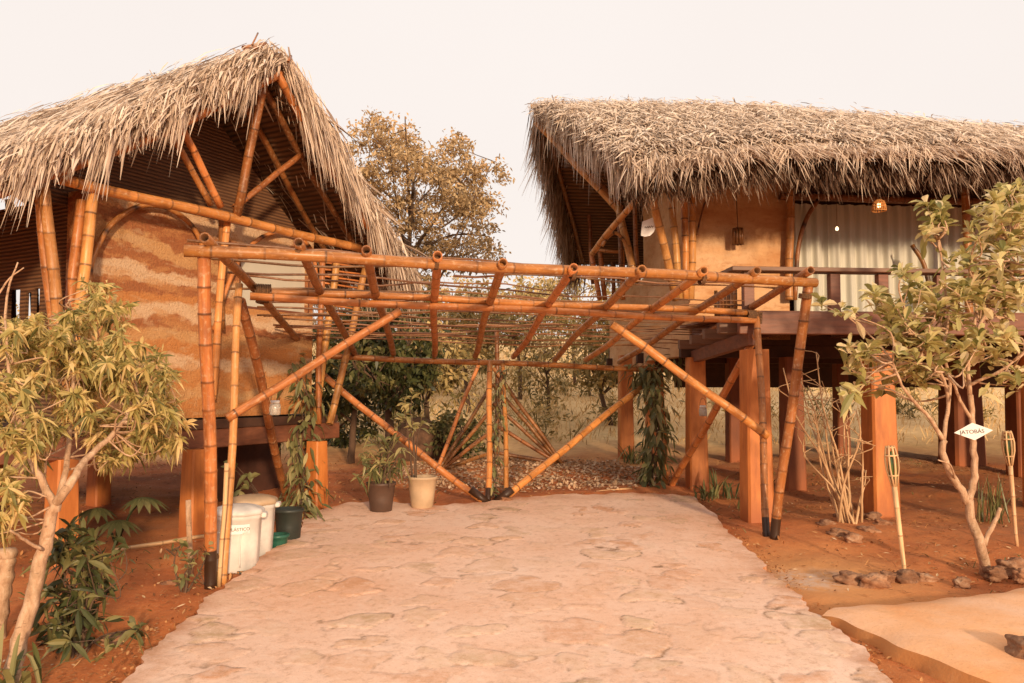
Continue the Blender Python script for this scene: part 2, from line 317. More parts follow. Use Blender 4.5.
def frames(p):
    p = np.asarray(p, float); t = nz(np.gradient(p, axis=0))
    a = V(0, 0, 1) if abs(t[0][2]) < .9 else V(1, 0, 0)
    n = nz(np.cross(t[0], a)); out = []
    for i in range(len(p)):
        n = nz(n-t[i]*np.dot(n, t[i])); out.append((n, np.cross(t[i], n)))
    return out
def tube(mb, p, r, n=8, a=0.0, cap=True):
    p = np.asarray(p, float); k = len(p); r = np.broadcast_to(np.asarray(r, float), (k,)); a = np.broadcast_to(np.asarray(a, float), (k,))
    fr = frames(p); ang = np.linspace(0, 2*np.pi, n, endpoint=False)
    vs = []; uv = []; s = np.concatenate([[0], np.cumsum(np.linalg.norm(np.diff(p, axis=0), axis=1))])+random.random()*50
    for i in range(k):
        vs.append(p[i]+r[i]*(np.cos(ang)[:, None]*fr[i][0]+np.sin(ang)[:, None]*fr[i][1]))
        uv.append(np.stack([ang/(2*np.pi)*.35, np.full(n, s[i])], 1))
    f = []
    for i in range(k-1):
        for j in range(n):
            j2 = (j+1) % n; f.append([i*n+j, i*n+j2, (i+1)*n+j2, (i+1)*n+j])
    if cap: f.append(list(range(n))[::-1]); f.append([(k-1)*n+j for j in range(n)])
    mb.add(np.concatenate(vs), f, np.repeat(a, n), np.concatenate(uv)); return mb
def bamboo(mb, p0, p1, r, foot=0.0, seg=.24, bend=0.0, n=10, r1=None, bdir=None):
    p0, p1 = np.asarray(p0, float), np.asarray(p1, float); L = np.linalg.norm(p1-p0); r1 = r if r1 is None else r1
    d = (p1-p0)/L
    bd = V(0, 0, 1) if bdir is None else np.asarray(bdir, float)
    if abs(np.dot(nz(bd), d)) > .985: bd = V(.3, -1, 0)
    bd = nz(bd-d*np.dot(bd, d)); w = nz(np.cross(d, bd)); ph = random.random()*6
    ss = [(0, 1, 0)]; s = seg*random.uniform(.3, .9)
    hs = min(.012, .22*r+.004)
    while s < L-.03:
        q_ = random.uniform(.35, .8); ss += [(s-hs*1.2, 1, .0), (s-hs*.25, 1.05, q_), (s+hs*.25, 1.06, q_), (s+hs*1.0, .98, .0)]
        s += seg*random.uniform(.8, 1.2)
    ss.append((L, 1, 0))
    if foot and foot < L-.02: ss += [(foot-.005, 1, 0), (foot+.005, 1, 0)]
    ss.sort(); pts = []; rr = []; aa = []
    for s, k, a in ss:
        t = s/L
        pts.append(p0+d*s+bd*bend*4*t*(1-t)+w*.012*math.sin(t*7+ph)*min(1, L/3)+bd*.008*math.sin(t*11+ph)*min(1, L/3))
        rr.append((r+(r1-r)*t)*k); aa.append(1.0 if s < foot else a)
    # hollow ends
    e0, e1 = pts[0], pts[-1]; dep = min(.1, L*.2)
    pts = [e0+d*dep, e0+d*.002]+pts+[e1-d*.002, e1-d*dep]
    rr = [rr[0]*.68, rr[0]*.7]+rr+[rr[-1]*.7, rr[-1]*.68]; aa = [1, .55]+aa+[.55, 1]
    # keep frame direction constant
    fr = (bd, w); ang = np.linspace(0, 2*np.pi, n, endpoint=False); vs = []; uv = []; off = random.random()*50
    for i, p in enumerate(pts):
        vs.append(p+rr[i]*(np.cos(ang)[:, None]*fr[0]+np.sin(ang)[:, None]*fr[1]))
        uv.append(np.stack([ang/(2*np.pi)*.35, np.full(n, np.dot(p-p0, d)+off)], 1))
    f = []; k = len(pts)
    for i in range(k-1):
        for j in range(n):
            j2 = (j+1) % n; f.append([i*n+j, (i+1)*n+j, (i+1)*n+j2, i*n+j2])
    f.append(list(range(n))); f.append([(k-1)*n+j for j in range(n)][::-1])
    mb.add(np.concatenate(vs), f, np.repeat(aa, n), np.concatenate(uv)); return mb
def bambooc(mb, pts, r, n=8, sm=5):
    # bent bamboo through points (arches)
    p = smooth_path(pts, sm); a = [1.0 if i % 6 == 3 else 0 for i in range(len(p))]
    return tube(mb, p, r, n, a)
def smooth_path(pts, k=5):
    pts = [np.asarray(p, float) for p in pts]; out = []
    q = [2*pts[0]-pts[1]]+pts+[2*pts[-1]-pts[-2]]
    for i in range(1, len(q)-2):
        for t in np.linspace(0, 1, k, endpoint=False):
            a, b_, c, d = q[i-1:i+3]
            out.append(.5*((2*b_)+(c-a)*t+(2*a-5*b_+4*c-d)*t*t+(3*b_-a-3*c+d)*t**3))
    out.append(pts[-1]); return np.array(out)
def hexa(mb, b, t, a=0.0):
    """box from 4 bottom and 4 top corners (same order, counter-clockwise from above), slightly bevelled look left to the shader"""
    mb.add(np.array(list(b)+list(t)), [[3, 2, 1, 0], [4, 5, 6, 7], [0, 1, 5, 4], [1, 2, 6, 5], [2, 3, 7, 6], [3, 0, 4, 7]], a); return mb
def bevbox(mb, c, ax, ay, az, hx, hy, hz, bv=.006):
    """bevelled box: chamfered edges"""
    c = np.asarray(c, float); ax, ay, az = map(np.asarray, (ax, ay, az)); vs = []; idx = {}
    for sx in (-1, 1):
        for sy in (-1, 1):
            for sz in (-1, 1):
                for k in range(3):
                    h = [hx-bv, hy-bv, hz-bv]; h[k] += bv
                    idx[(sx, sy, sz, k)] = len(vs); vs.append(c+ax*sx*h[0]+ay*sy*h[1]+az*sz*h[2])
    f = []
    def I(s, k): return idx[(s[0], s[1], s[2], k)]
    for k in range(3):
        i, j = [q for q in range(3) if q != k]
        for s in (-1, 1):
            q = []
            for (a, b_) in ((-1, -1), (1, -1), (1, 1), (-1, 1)):
                e = [0, 0, 0]; e[k] = s; e[i] = a; e[j] = b_; q.append(I(e, k))
            f.append(q)
    for k in range(3):
        i, j = [q for q in range(3) if q != k]
        for a in (-1, 1):
            for b_ in (-1, 1):
                e0 = [0, 0, 0]; e0[k] = -1; e0[i] = a; e0[j] = b_; e1 = list(e0); e1[k] = 1
                f.append([I(e0, i), I(e1, i), I(e1, j), I(e0, j)])
    for s in [(a, b_, c_) for a in (-1, 1) for b_ in (-1, 1) for c_ in (-1, 1)]: f.append([I(s, 0), I(s, 1), I(s, 2)])
    mb.add(vs, f); return mb
def lathe(mb, c, prof, n=24, a=0.0, axis=None):
    c = np.asarray(c, float); ang = np.linspace(0, 2*np.pi, n, endpoint=False)
    vs = np.concatenate([np.stack([c[0]+r*np.cos(ang), c[1]+r*np.sin(ang), np.full(n, c[2]+z)], 1) for r, z in prof]); f = []
    for i in range(len(prof)-1):
        for j in range(n):
            j2 = (j+1) % n; f.append([i*n+j, i*n+j2, (i+1)*n+j2, (i+1)*n+j])
    f.append(list(range(n))[::-1]); f.append([(len(prof)-1)*n+j for j in range(n)])
    mb.add(vs, f, a); return mb
def blades(mb, pos, d, up, L, W, droop, var, fold=None, prof=None, bendv=None):
    """many leaves / strips at once"""
    pos = np.asarray(pos, float); N = len(pos)
    if N == 0: return mb
    d = nz(np.broadcast_to(d, (N, 3))); up = np.broadcast_to(np.asarray(up, float), (N, 3))
    side = nz(np.cross(d, up+1e-4)); nr = np.cross(side, d)
    L = np.broadcast_to(L, (N,))[:, None]; W = np.broadcast_to(W, (N,))[:, None]; droop = np.broadcast_to(droop, (N,))[:, None]
    bv = V(0, 0, -1) if bendv is None else bendv
    rows = prof or ([(0, .12), (.3, .85), (.62, .9), (1, .04)] if fold is not None else [(0, .6), (.5, 1), (1, .15)])
    vs = []; m = 3 if fold is not None else 2
    for t, w in rows:
        c = pos+d*L*t+bv*droop*L*t*t
        if m == 3: vs += [c-side*W*w*.5+nr*fold*W*w, c, c+side*W*w*.5+nr*fold*W*w]
        else: vs += [c-side*W*w*.5, c+side*W*w*.5]
    k = len(rows)*m; v = np.stack(vs, 1).reshape(-1, 3); f = []
    for i in range(len(rows)-1):
        for j in range(m-1): f.append([i*m+j, i*m+j+1, (i+1)*m+j+1, (i+1)*m+j])
    f = (np.array(f)[None]+(np.arange(N)*k)[:, None, None]).reshape(-1, 4)
    mb.add(v, f, np.repeat(np.clip(np.broadcast_to(var, (N,)), 0, 1), k)); return mb
def rdir(n): return nz(rng.normal(size=(n, 3)))
def sample_path(p, n):
    p = np.asarray(p, float); s = np.concatenate([[0], np.cumsum(np.linalg.norm(np.diff(p, axis=0), axis=1))])
    t = np.linspace(0, s[-1], n); return np.stack([np.interp(t, s, p[:, i]) for i in range(3)], 1)

# ------------------------------------------------------------------ ground
PAVE_L = [(125, 683), (163, 646), (205, 607), (262, 562), (300, 530), (318, 514)]
PAVE_R = [(890, 683), (845, 642), (800, 604), (760, 566), (725, 530), (692, 499)]
gl = [G(*p) for p in PAVE_L]; gr_ = [G(*p) for p in PAVE_R]
dl = nz(gl[0]-gl[3]); dr = nz(gr_[0]-gr_[3])
gl = [gl[0]+dl*(6.3/abs(dl[1]))]+gl; gr_ = [gr_[0]+dr*(6.3/abs(dr[1]))]+gr_
BACK = [(318, 514), (345, 507), (372, 505), (430, 509), (470, 506), (500, 502), (560, 498), (640, 496), (692, 499)]
gb = np.array([G(*p) for p in BACK])
def edge_at(pts, t):
    s = np.linspace(0, 1, len(pts)); w = V(0, .5, .58, .68, .82, .93, 1)
    pts = np.array(pts); return np.stack([np.interp(t, w, pts[:, i]) for i in range(3)], -1)
ub = (gb[:, 0]-gb[0, 0])/(gb[-1, 0]-gb[0, 0])
nv, nu = 420, 240
vv = np.linspace(0, 1, nv); uu = np.linspace(0, 1, nu)
Lp = edge_at(gl, vv); Rp = edge_at(gr_, vv)
X = Lp[:, None, 0]*(1-uu)+Rp[:, None, 0]*uu
Y = Lp[:, None, 1]*(1-uu)+Rp[:, None, 1]*uu
ybk = np.interp(uu, ub, gb[:, 1]); ylin = Lp[-1, 1]*(1-uu)+Rp[-1, 1]*uu
Y = Y+(ybk-ylin)[None]*(vv[:, None]**6)
wob = .018*np.sin(vv*47)+.014*np.sin(vv*93+1)+.010*np.sin(vv*171+2)+.008*np.sin(vv*331)
X += wob[:, None]*(np.abs(uu-.5)*2)[None]**6*np.sign(uu-.5)[None]
Y += (.03*np.sin(uu*41)+.03*np.sin(uu*113+1))[None]*(vv[:, None]**14)
# stones
seeds = []
tries = 0
while len(seeds) < 460 and tries < 60000:
    tries += 1
    q = V(rng.uniform(-3.3, 4), rng.uniform(2, 10.2)); q = np.append(q, rng.uniform(.10, .23))
    if all((q[0]-s[0])**2+(q[1]-s[1])**2 > (.82*(q[2]+s[2]))**2 for s in seeds): seeds.append(q)
seeds = np.array(seeds); pts2 = np.stack([X.ravel(), Y.ravel()], 1)
wx = .05*np.sin(pts2[:, 0]*9+pts2[:, 1]*5)+.035*np.sin(pts2[:, 0]*23-pts2[:, 1]*17+1); wy = .05*np.sin(pts2[:, 1]*11-pts2[:, 0]*6+2)+.03*np.sin(pts2[:, 1]*27+pts2[:, 0]*19)
best = np.full(len(pts2), 9.); bid = np.zeros(len(pts2), int)
srot = rng.uniform(0, 3.14, len(seeds)); sasp = rng.uniform(.6, 1., len(seeds)); sh = rng.uniform(0, 1, len(seeds)); stone_tone = rng.uniform(0, 1, len(seeds))
sharp = rng.choice([.35, .7, 1.0], len(seeds), p=[.4, .35, .25])
for i, s in enumerate(seeds):
    dx_, dy_ = pts2[:, 0]+wx-s[0], pts2[:, 1]+wy-s[1]; c_, s_ = math.cos(srot[i]), math.sin(srot[i])
    a_, b_ = (dx_*c_+dy_*s_)/s[2], (-dx_*s_+dy_*c_)/(s[2]*sasp[i])
    q = (np.abs(a_)**2.6+np.abs(b_)**2.6)**(1/2.6); m_ = q < best; best[m_] = q[m_]; bid[m_] = i
inside = np.clip((1-best)/.22, 0, 1); inside = inside*inside*(3-2*inside)
stone = inside*sharp[bid]; rim = np.exp(-((best-.95)/.06)**2)*sharp[bid]
Z = gz(X, Y)+.035; Zs = (stone*(.002+.006*sh[bid])-.004*rim).reshape(nv, nu)
Z = Z+Zs+.008*np.sin(X*3.1)*np.sin(Y*2.3)
eg = np.minimum(np.minimum(uu, 1-uu)[None]*5.5, 2*(1-vv[:, None])*6)
eg = np.clip(1-eg/.25, 0, 1)*np.clip(.45+.55*np.sin(X*7+Y*9)*np.sin(X*5-Y*6), 0, 1)*.8
mb = MB(); top = np.stack([X, Y, Z], -1).reshape(-1, 3)
idx = np.arange(nv*nu).reshape(nv, nu)
f = np.stack([idx[:-1, :-1], idx[:-1, 1:], idx[1:, 1:], idx[1:, :-1]], -1).reshape(-1, 4)
mb.add(top, f)
loop = np.concatenate([idx[:, 0], idx[-1, 1:], idx[::-1, -1][1:], idx[0, ::-1][1:-1]])
sk = top[loop].copy(); sk2 = sk.copy(); sk2[:, 2] -= .16
n_ = len(loop); mb.add(np.concatenate([sk, sk2]), [[i, n_+i, n_+(i+1) % n_, (i+1) % n_] for i in range(n_)])
ex = lambda a, k: np.concatenate([a.ravel(), np.full(2*n_, k)])
o = mb.build('driveway_paving', M['paving'], smooth=True, extra={'stone': ex(stone, 0), 'rim': ex(rim, 0), 'tone': ex(stone_tone[bid], 0), 'edge': ex(np.clip(eg, 0, 1), 1)})
tag(o, 'pinkish stone and mortar driveway in front of the bamboo carport', None, None, 'structure')

xs = np.unique(np.concatenate([-np.geomspace(12, 900, 26), np.arange(-12, 12, .11), np.geomspace(12, 900, 26)]))
ys = np.unique(np.concatenate([-np.geomspace(3, 300, 14), np.arange(-3, 15, .09), np.geomspace(15, 1600, 60)]))
GX, GY = np.meshgrid(xs, ys); GZ = gz(GX, GY).copy()
near = np.clip((15-GY)/3, 0, 1)
def fbm(x, y):
    z = 0
    for k, (f_, a_) in enumerate([(1.3, .03), (3.1, .018), (7.3, .011), (15.7, .006)]):
        z = z+a_*np.sin(x*f_+1.7*k+1.3*np.sin(y*f_*.7+k))*np.sin(y*f_*1.1+2.1*k+1.1*np.sin(x*f_*.8))
    return z
BIG = fbm(GX*.12, GY*.12)*14*np.clip((GY-18)/30, 0, 1)
GZ += fbm(GX, GY)*near+BIG-.012
# push the ground under the driveway down
vi = np.array([np.interp(GY, Lp[:, 1], Lp[:, 0]), np.interp(GY, Rp[:, 1], Rp[:, 0])])
ybx = np.interp(GX, X[-1], Y[-1])
ins = np.clip(np.minimum(np.minimum(GX-vi[0], vi[1]-GX), ybx-GY)/.1, 0, 1)*(GY > -4)
GZ -= .075*ins
idx = np.arange(GX.size).reshape(GX.shape)
f = np.stack([idx[:-1, :-1], idx[:-1, 1:], idx[1:, 1:], idx[1:, :-1]], -1).reshape(-1, 4)
mb = MB(); mb.add(np.stack([GX, GY, GZ], -1).reshape(-1, 3), f)
o = mb.build('ground', M['ground'], smooth=True); tag(o, 'red earth ground rising to a dry grass hillside', None, None, 'structure')

# concrete side path on the right
H = .11
a0 = G(822, 606, H); a1 = G(1000, 683, H); b0 = G(1075, 580, H)
dpth = nz(a1-a0); dw = b0-a0
mb = MB(); nu2, nv2 = 60, 80
g_ = []
for v in np.linspace(0, 1, nv2):
    for u in np.linspace(0, 1, nu2):
        p = a0+dpth*v*4.6+dw*u*1.4
        p = p+V(.02*math.sin(v*30)+.012*math.sin(v*77), .02*math.sin(u*23)+.012*math.sin(u*61), 0)
        p[2] = gz(p[0], p[1])+H+.012*math.sin(p[0]*4)*math.sin(p[1]*5)-.03*max(0, 1-u*25)**2-.03*max(0, 1-v*25)**2
        g_.append(p)
g_ = np.array(g_); idx = np.arange(nu2*nv2).reshape(nv2, nu2)
mb.add(g_, np.stack([idx[:-1, :-1], idx[1:, :-1], idx[1:, 1:], idx[:-1, 1:]], -1).reshape(-1, 4))
loop = np.concatenate([idx[:, 0], idx[-1, 1:], idx[::-1, -1][1:], idx[0, ::-1][1:-1]]); n_ = len(loop)
rows = [g_[loop]]
for k, (dz_, out) in enumerate([(-.04, .025), (-.10, .05), (-.25, .08)]):
    q = g_[loop].copy(); cen = q.mean(0); dd = nz((q-cen)*V(1, 1, 0)); q += dd*out*(1+.4*np.sin(np.arange(n_)*1.3))[:, None]; q[:, 2] += dz_; rows.append(q)
mb.add(np.concatenate(rows), [[k*n_+i, k*n_+(i+1) % n_, (k+1)*n_+(i+1) % n_, (k+1)*n_+i] for k in range(3) for i in range(n_)])
o = mb.build('side_path', M['path'], smooth=True); tag(o, 'raised orange dusty concrete path beside the driveway', None, None, 'structure')

# ------------------------------------------------------------------ thatch helpers
class Slope:
    def __init__(s, Rp_, Ep_, curve=.0):
        s.R = np.array(Rp_); s.E = np.array(Ep_); s.c = curve
        s.down = nz((s.E[0]+s.E[-1]-s.R[0]-s.R[-1])*V(.5, .5, .5)); s.along = nz(s.R[-1]-s.R[0]); n = nz(np.cross(s.down, s.along)); s.n = n if n[2] > 0 else -n
    def at(s, a, b):
        a = np.asarray(a, float); b = np.asarray(b, float)
        k = np.linspace(0, 1, len(s.R)); e = np.linspace(0, 1, len(s.E))
        r = np.stack([np.interp(a, k, s.R[:, i]) for i in range(3)], -1); q = np.stack([np.interp(a, e, s.E[:, i]) for i in range(3)], -1)
        return r*(1-b)[..., None]+q*b[..., None]+s.n*(s.c*np.sin(np.pi*b))[..., None]
def slope_shell(mb_top, mb_low, s, th, na=40, nb=20, tone=.3):
    A, B = np.meshgrid(np.linspace(0, 1, na), np.linspace(0, 1, nb)); p = s.at(A, B)
    bumpz = .03*np.sin(A*57+B*13)*np.sin(B*29+A*7)
    t_ = p+s.n*(bumpz)[..., None]; l_ = p-s.n*th
    idx = np.arange(na*nb).reshape(nb, na); f = np.stack([idx[:-1, :-1], idx[1:, :-1], idx[1:, 1:], idx[:-1, 1:]], -1).reshape(-1, 4)
    mb_top.add(t_.reshape(-1, 3), f, tone)
    l2 = p-s.n*(th*.75); loop = np.concatenate([idx[:, 0], idx[-1, 1:], idx[::-1, -1][1:], idx[0, ::-1][1:-1]]); n_ = len(loop)
    mb_top.add(np.concatenate([t_.reshape(-1, 3)[loop], l2.reshape(-1, 3)[loop]]), [[i, (i+1) % n_, n_+(i+1) % n_, n_+i] for i in range(n_)], .12)
    mb_low.add(l_.reshape(-1, 3), f)
def thatch_blades(mb, s, clumps, per, Lr=(.3, .6), Wr=(.012, .03), amin=0, amax=1, lift=.16, spread=.28):
    a = rng.uniform(amin, amax, clumps); b = rng.uniform(-.02, .93, clumps)
    p = s.at(a, np.clip(b, 0, 1)); cv = np.clip(rng.normal(.55, .2, clumps), 0, 1)
    lat = rng.normal(0, spread, clumps); lf = np.abs(rng.normal(lift*.5, lift, clumps))
    n = clumps*per; ci = np.repeat(np.arange(clumps), per)
    d = s.down+s.along*(lat[ci]+rng.normal(0, .16, n))[:, None]+s.n*(lf[ci]+rng.normal(0, .07, n))[:, None]
    pos = p[ci]+rng.normal(0, .05, (n, 3))+s.n*rng.uniform(-.03, .05, n)[:, None]
    blades(mb, pos, d, s.n+rdir(n)*.5, rng.uniform(*Lr, n), rng.uniform(*Wr, n), rng.uniform(.05, .35, n), cv[ci]+rng.normal(0, .16, n))
def fringe(mb, path, out, n, down, Lr=(.25, .5), Wr=(.012, .03), depth=.12, mean=.55, out_amt=.3, sway=.25, along=None, clump=7, down_amt=.9):
    """strips hanging off an edge: out = horizontal outward, down = slope direction"""
    nc = max(1, n//clump); pc = sample_path(path, 200); ii = rng.uniform(0, 198.9, nc); k = ii.astype(int); fr_ = (ii-k)[:, None]
    c = pc[k]*(1-fr_)+pc[k+1]*fr_; ax = nz(pc[-1]-pc[0])
    lat = rng.normal(0, sway, nc); Lc = rng.uniform(.45, 1.5, nc); cv = np.clip(rng.normal(mean, .18, nc), 0, 1)
    ci = np.repeat(np.arange(nc), clump); N = len(ci)
    d = V(0, 0, -1)*down_amt+np.asarray(down)*.7+np.asarray(out)*(out_amt+rng.normal(0, .18, N))[:, None]+ax*(lat[ci]+rng.normal(0, .15, N))[:, None]
    dep = rng.uniform(0, 1, N)
    pos = c[ci]+rng.normal(0, .045, (N, 3))-np.asarray(out)*(depth*dep)[:, None]*.6-V(0, 0, 1)*(depth*dep)[:, None]*.8
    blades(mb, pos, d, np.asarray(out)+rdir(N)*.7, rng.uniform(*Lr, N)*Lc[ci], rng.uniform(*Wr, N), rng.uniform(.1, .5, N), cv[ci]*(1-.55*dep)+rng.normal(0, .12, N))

# ------------------------------------------------------------------ PERGOLA
YA = lambda px: 5.97/(1-.33*(px-512)/F)
YB = lambda px: 7.2/(1-.33*(px-512)/F)
YC = lambda px: 10.335/(1-.33*(px-512)/F)
FL, FR_, BL, BR_, BC = G(212, 588), G(773, 540), G(289, 503), G(671, 484), G(490, 503)
per = thing('bamboo_pergola', (0, 8, gz(0, 8)), 'orange bamboo carport frame with twig lattice roof over the driveway', 'pergola')
def pole(name, p0, p1, r, par=per, mat='bamboo', foot=0.0, **k):
    mb = MB(); bamboo(mb, p0, p1, r, foot=foot, **k); return mb.build(name, M[mat], par, smooth=True)
dn = V(0, 0, -.05)
pole('post', FL+dn, P(205, 252, YA(205)+.03), .043, foot=.34, seg=.22)
pole('post', FL+V(.05, .09, -.03), P(240, 284, YB(245)-.06), .03, mat='bamboo_y')
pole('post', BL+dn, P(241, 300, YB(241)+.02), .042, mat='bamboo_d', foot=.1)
pole('post', BL+V(.06, .04, -.04), P(322, 362, YC(322)), .04)
pole('post', FR_+dn, P(808, 286, YA(808)+.03), .043, foot=.26, seg=.22)
pole('post', FR_+V(-.03, .06, -.03), P(757, 312, YB(757)), .034, foot=.22)
pole('post', BR_+dn, P(757, 334, YB(757)+.05), .042, foot=.08)
pole('post', BR_+V(-.05, .05, -.03), P(660, 372, YC(660)), .04)
pole('post', BC+V(-.02, .0, -.04), P(490, 362, YC(490)), .036, foot=.22)
pole('post', BC+V(.19, .1, .03), P(503, 364, YC(503)), .03, mat='bamboo', foot=.0)
pole('brace', P(227, 419, 6.12), P(399, 311, YB(399)-.08), .034)
pole('brace', P(612, 324, YB(612)-.07), P(768, 436, 7.5), .04)
pole('brace', P(318, 371, YC(318)-.05), BC+V(-.08, .02, .02), .041, bend=-.02)
pole('brace', P(640, 388, YC(640)-.1), BC+V(.12, .04, .02), .043)
for (x, s) in ((-.07, 1), (.1, -1)):
    mb = MB(); q = BC+V(x, .02, .03); bamboo(mb, q+V(.06*s, 0, -.05), q+V(-.15*s, .0, .12), .046, foot=2); mb.build('foot_sleeve', M['bamboo_d'], per, smooth=True)
pole('beam', P(184, 251, YA(184)), P(815, 282, YA(815)), .041, seg=.34)
pole('beam', P(258, 291, YB(258)), P(757, 313, YB(757)), .032, seg=.3)
pole('beam', P(250, 297, YB(250)-.04), P(755, 321, YB(755)-.03), .032, seg=.3)
pole('beam', P(320, 356, YC(320)), P(692, 371, YC(692)), .036, seg=.3)
RA = [(208, 238), (298, 245), (366, 252), (436, 258), (501, 265), (573, 269), (640, 271), (702, 272), (755, 272), (808, 272)]
RC = [(304, 346), (354, 353), (393, 353), (434, 354), (475, 355), (515, 356), (555, 358), (588, 359), (622, 361), (677, 352)]
raf = []
for (a, c) in zip(RA, RC):
    p0 = P(a[0], a[1], YA(a[0])-.06); p1 = P(c[0], c[1], YC(c[0])-.05); dd = nz(p1-p0)
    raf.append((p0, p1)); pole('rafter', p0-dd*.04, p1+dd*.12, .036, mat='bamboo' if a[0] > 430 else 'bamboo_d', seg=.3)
L0, L1 = raf[0]; R0, R1 = raf[-1]
fracs = [.05, .10, .16, .21, .25, .31, .36, .41, .45, .5, .54, .58, .62, .66, .69, .72, .75, .79, .82, .85, .88, .91, .94, .97]
for i, s in enumerate(fracs):
    a, c = L0+(L1-L0)*s, R0+(R1-R0)*(s+rng.normal(0, .035))
    k = i % 4
    if k == 1: c = a+(c-a)*rng.uniform(.55, .75)
    if k == 3: a = a+(c-a)*rng.uniform(.2, .4)
    e = nz(c-a); a = a-e*rng.uniform(.05, .25); c = c+e*rng.uniform(.02, .15)
    mb = MB(); n_ = 18; t = np.linspace(0, 1, n_); ph = rng.uniform(0, 6, 3)
    pth = a+(c-a)*t[:, None]; pth[:, 2] += .046+.02*np.sin(t*9+ph[0])+.012*np.sin(t*23+ph[1])+.035*(i % 2)*.5; pth[:, 1] += .05*np.sin(t*5+ph[2])+.02*np.sin(t*17)
    tube(mb, pth, np.linspace(.011, .006, n_), 6); mb.build('lattice_rod', M['twig'], per, smooth=True)
def lashing(par, p, d, r, w=.07, turns=6):
    mb = MB(); d = nz(d); a = V(0, 0, 1) if abs(d[2]) < .9 else V(1, 0, 0); u = nz(np.cross(d, a)); v = np.cross(d, u)
    t = np.linspace(0, turns*2*np.pi, turns*12); pth = p+d*((t/t[-1]-.5)*w)[:, None]+r*(np.cos(t)[:, None]*u+np.sin(t)[:, None]*v)
    tube(mb, pth, .006, 5); return mb.build('lashing', M['rope'], par, smooth=True)
lashing(per, P(263, 291, YB(263)), P(757, 313, YB(757))-P(258, 291, YB(258)), .055, .12, 9)
lashing(per, P(263, 297, YB(263)), V(.1, .1, 1), .05, .1, 7)
lashing(per, P(750, 316, YB(750)), P(757, 313, YB(757))-P(258, 291, YB(258)), .055, .1, 8)
lashing(per, P(757, 318, YB(757)), V(.1, 0, 1), .05, .12, 8)
lashing(per, P(805, 296, YA(805)+.03), V(.12, -.15, 1), .05, .04, 4)
for px, py in ((436, 261), (298, 250), (573, 272), (702, 277)):
    lashing(per, P(px, py+2, YA(px)), V(.95, .3, 0), .047, .03, 4)
lashing(per, FL+V(0, 0, .22), V(0, 0, 1), .047, .02, 3)

# ------------------------------------------------------------------ HUT 1 (left)
g1 = nz(V(1.58, 2.87, 0)); r1 = V(-g1[1], g1[0], 0)   # along gable face / back along the ridge
TZ = 3.3
TLp = V(-3.5, 6.33, TZ); mid = TLp+g1*1.64; TRp = TLp+g1*3.28
APX = mid-r1*.45; APX[2] = 4.86
h1 = thing('thatched_hut', (mid[0]+r1[0]*2, mid[1]+r1[1]*2, gz(0, 8)), 'thatched hut with banded earth wall and open gable, left of the carport', 'hut')
RL = 5.5
ridge = [APX-r1*.12, APX+r1*1.4+V(0, 0, .02), APX+r1*RL+V(0, 0, -.05)]
EH = 3.06; HW = 2.6
def eave(sgn): 
    hw = HW if sgn < 0 else 2.95
    e0 = APX+g1*sgn*hw+r1*.45; e1 = APX+g1*sgn*hw+r1*RL; e0[2] = e1[2] = EH if sgn < 0 else EH+.08
    return [e0, e1]
sl = Slope(ridge, eave(-1), -.07); sr = Slope(ridge, eave(1), -.03)
mt, ml = MB(), MB(); 
for s in (sl, sr): slope_shell(mt, ml, s, .11)
thatch_blades(mt, sl, 4600, 7, (.18, .36), (.011, .03), spread=.6, lift=.07); thatch_blades(mt, sr, 900, 7, (.3, .55), (.014, .032))
# gable edge fringes
for s, n in ((sl, 3000), (sr, 3000)):
    e = s.at(np.zeros(40), np.linspace(.02, 1, 40))
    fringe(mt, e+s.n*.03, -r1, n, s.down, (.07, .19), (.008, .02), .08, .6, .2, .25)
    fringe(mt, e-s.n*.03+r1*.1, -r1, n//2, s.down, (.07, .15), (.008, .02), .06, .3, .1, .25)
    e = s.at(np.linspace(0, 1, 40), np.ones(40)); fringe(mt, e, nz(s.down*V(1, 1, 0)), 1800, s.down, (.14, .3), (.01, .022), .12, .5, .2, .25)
# thicker drapes lying over the gable edge
for s in (sl, sr):
    e = s.at(np.full(40, .04), np.linspace(.0, .98, 40)); fringe(mt, e+s.n*.08, -r1, 2200, s.down, (.14, .28), (.008, .02), .03, .68, .3, .3, down_amt=.2)
    ii = 8 if s is sr else 4
    for q in range(ii):
        c0 = .06+.9*(q+rng.uniform(.2, .8))/ii; e = s.at(np.full(6, .0), np.linspace(c0, c0+.05, 6)); fringe(mt, e, -r1, 80, s.down, (.2, .36) if s is sl else (.28, .46), (.009, .02), .05, .62, .12, .1, down_amt=1.2)
# ridge cap
tt = rng.uniform(0, 1, 1500); pr = np.stack([np.interp(tt, [0, .25, 1], np.array(ridge)[:, i]) for i in range(3)], 1)
sd = rng.choice([-1, 1], 1500)
blades(mt, pr+rng.normal(0, .04, (1500, 3))+V(0, 0, .03), np.where(sd[:, None] > 0, sr.down, sl.down)+r1*rng.normal(0, .4, (1500, 1))+V(0, 0, 1)*rng.normal(.1, .15, (1500, 1)), V(0, 0, 1)+rdir(1500)*.4, rng.uniform(.2, .45, 1500), rng.uniform(.012, .03, 1500), .3, rng.normal(.5, .2, 1500))
ro = mt.build('roof', M['thatch'], h1); ml.build('roof_lining', M['mat'], ro)
for p, q, r in ((P(243, 48, 7.55), P(266, 44, 7.8), .022), (P(244, 50, 7.4), P(262, 47, 7.4), .018), (P(288, 62, 7.4), P(291, 56, 7.6), .012), (P(252, 45, 7.4), P(258, 33, 7.6), .008)):
    mb = MB(); bamboo(mb, p, q, r, n=7); mb.build('ridge_pole', M['bamboo_d'], ro, smooth=True)
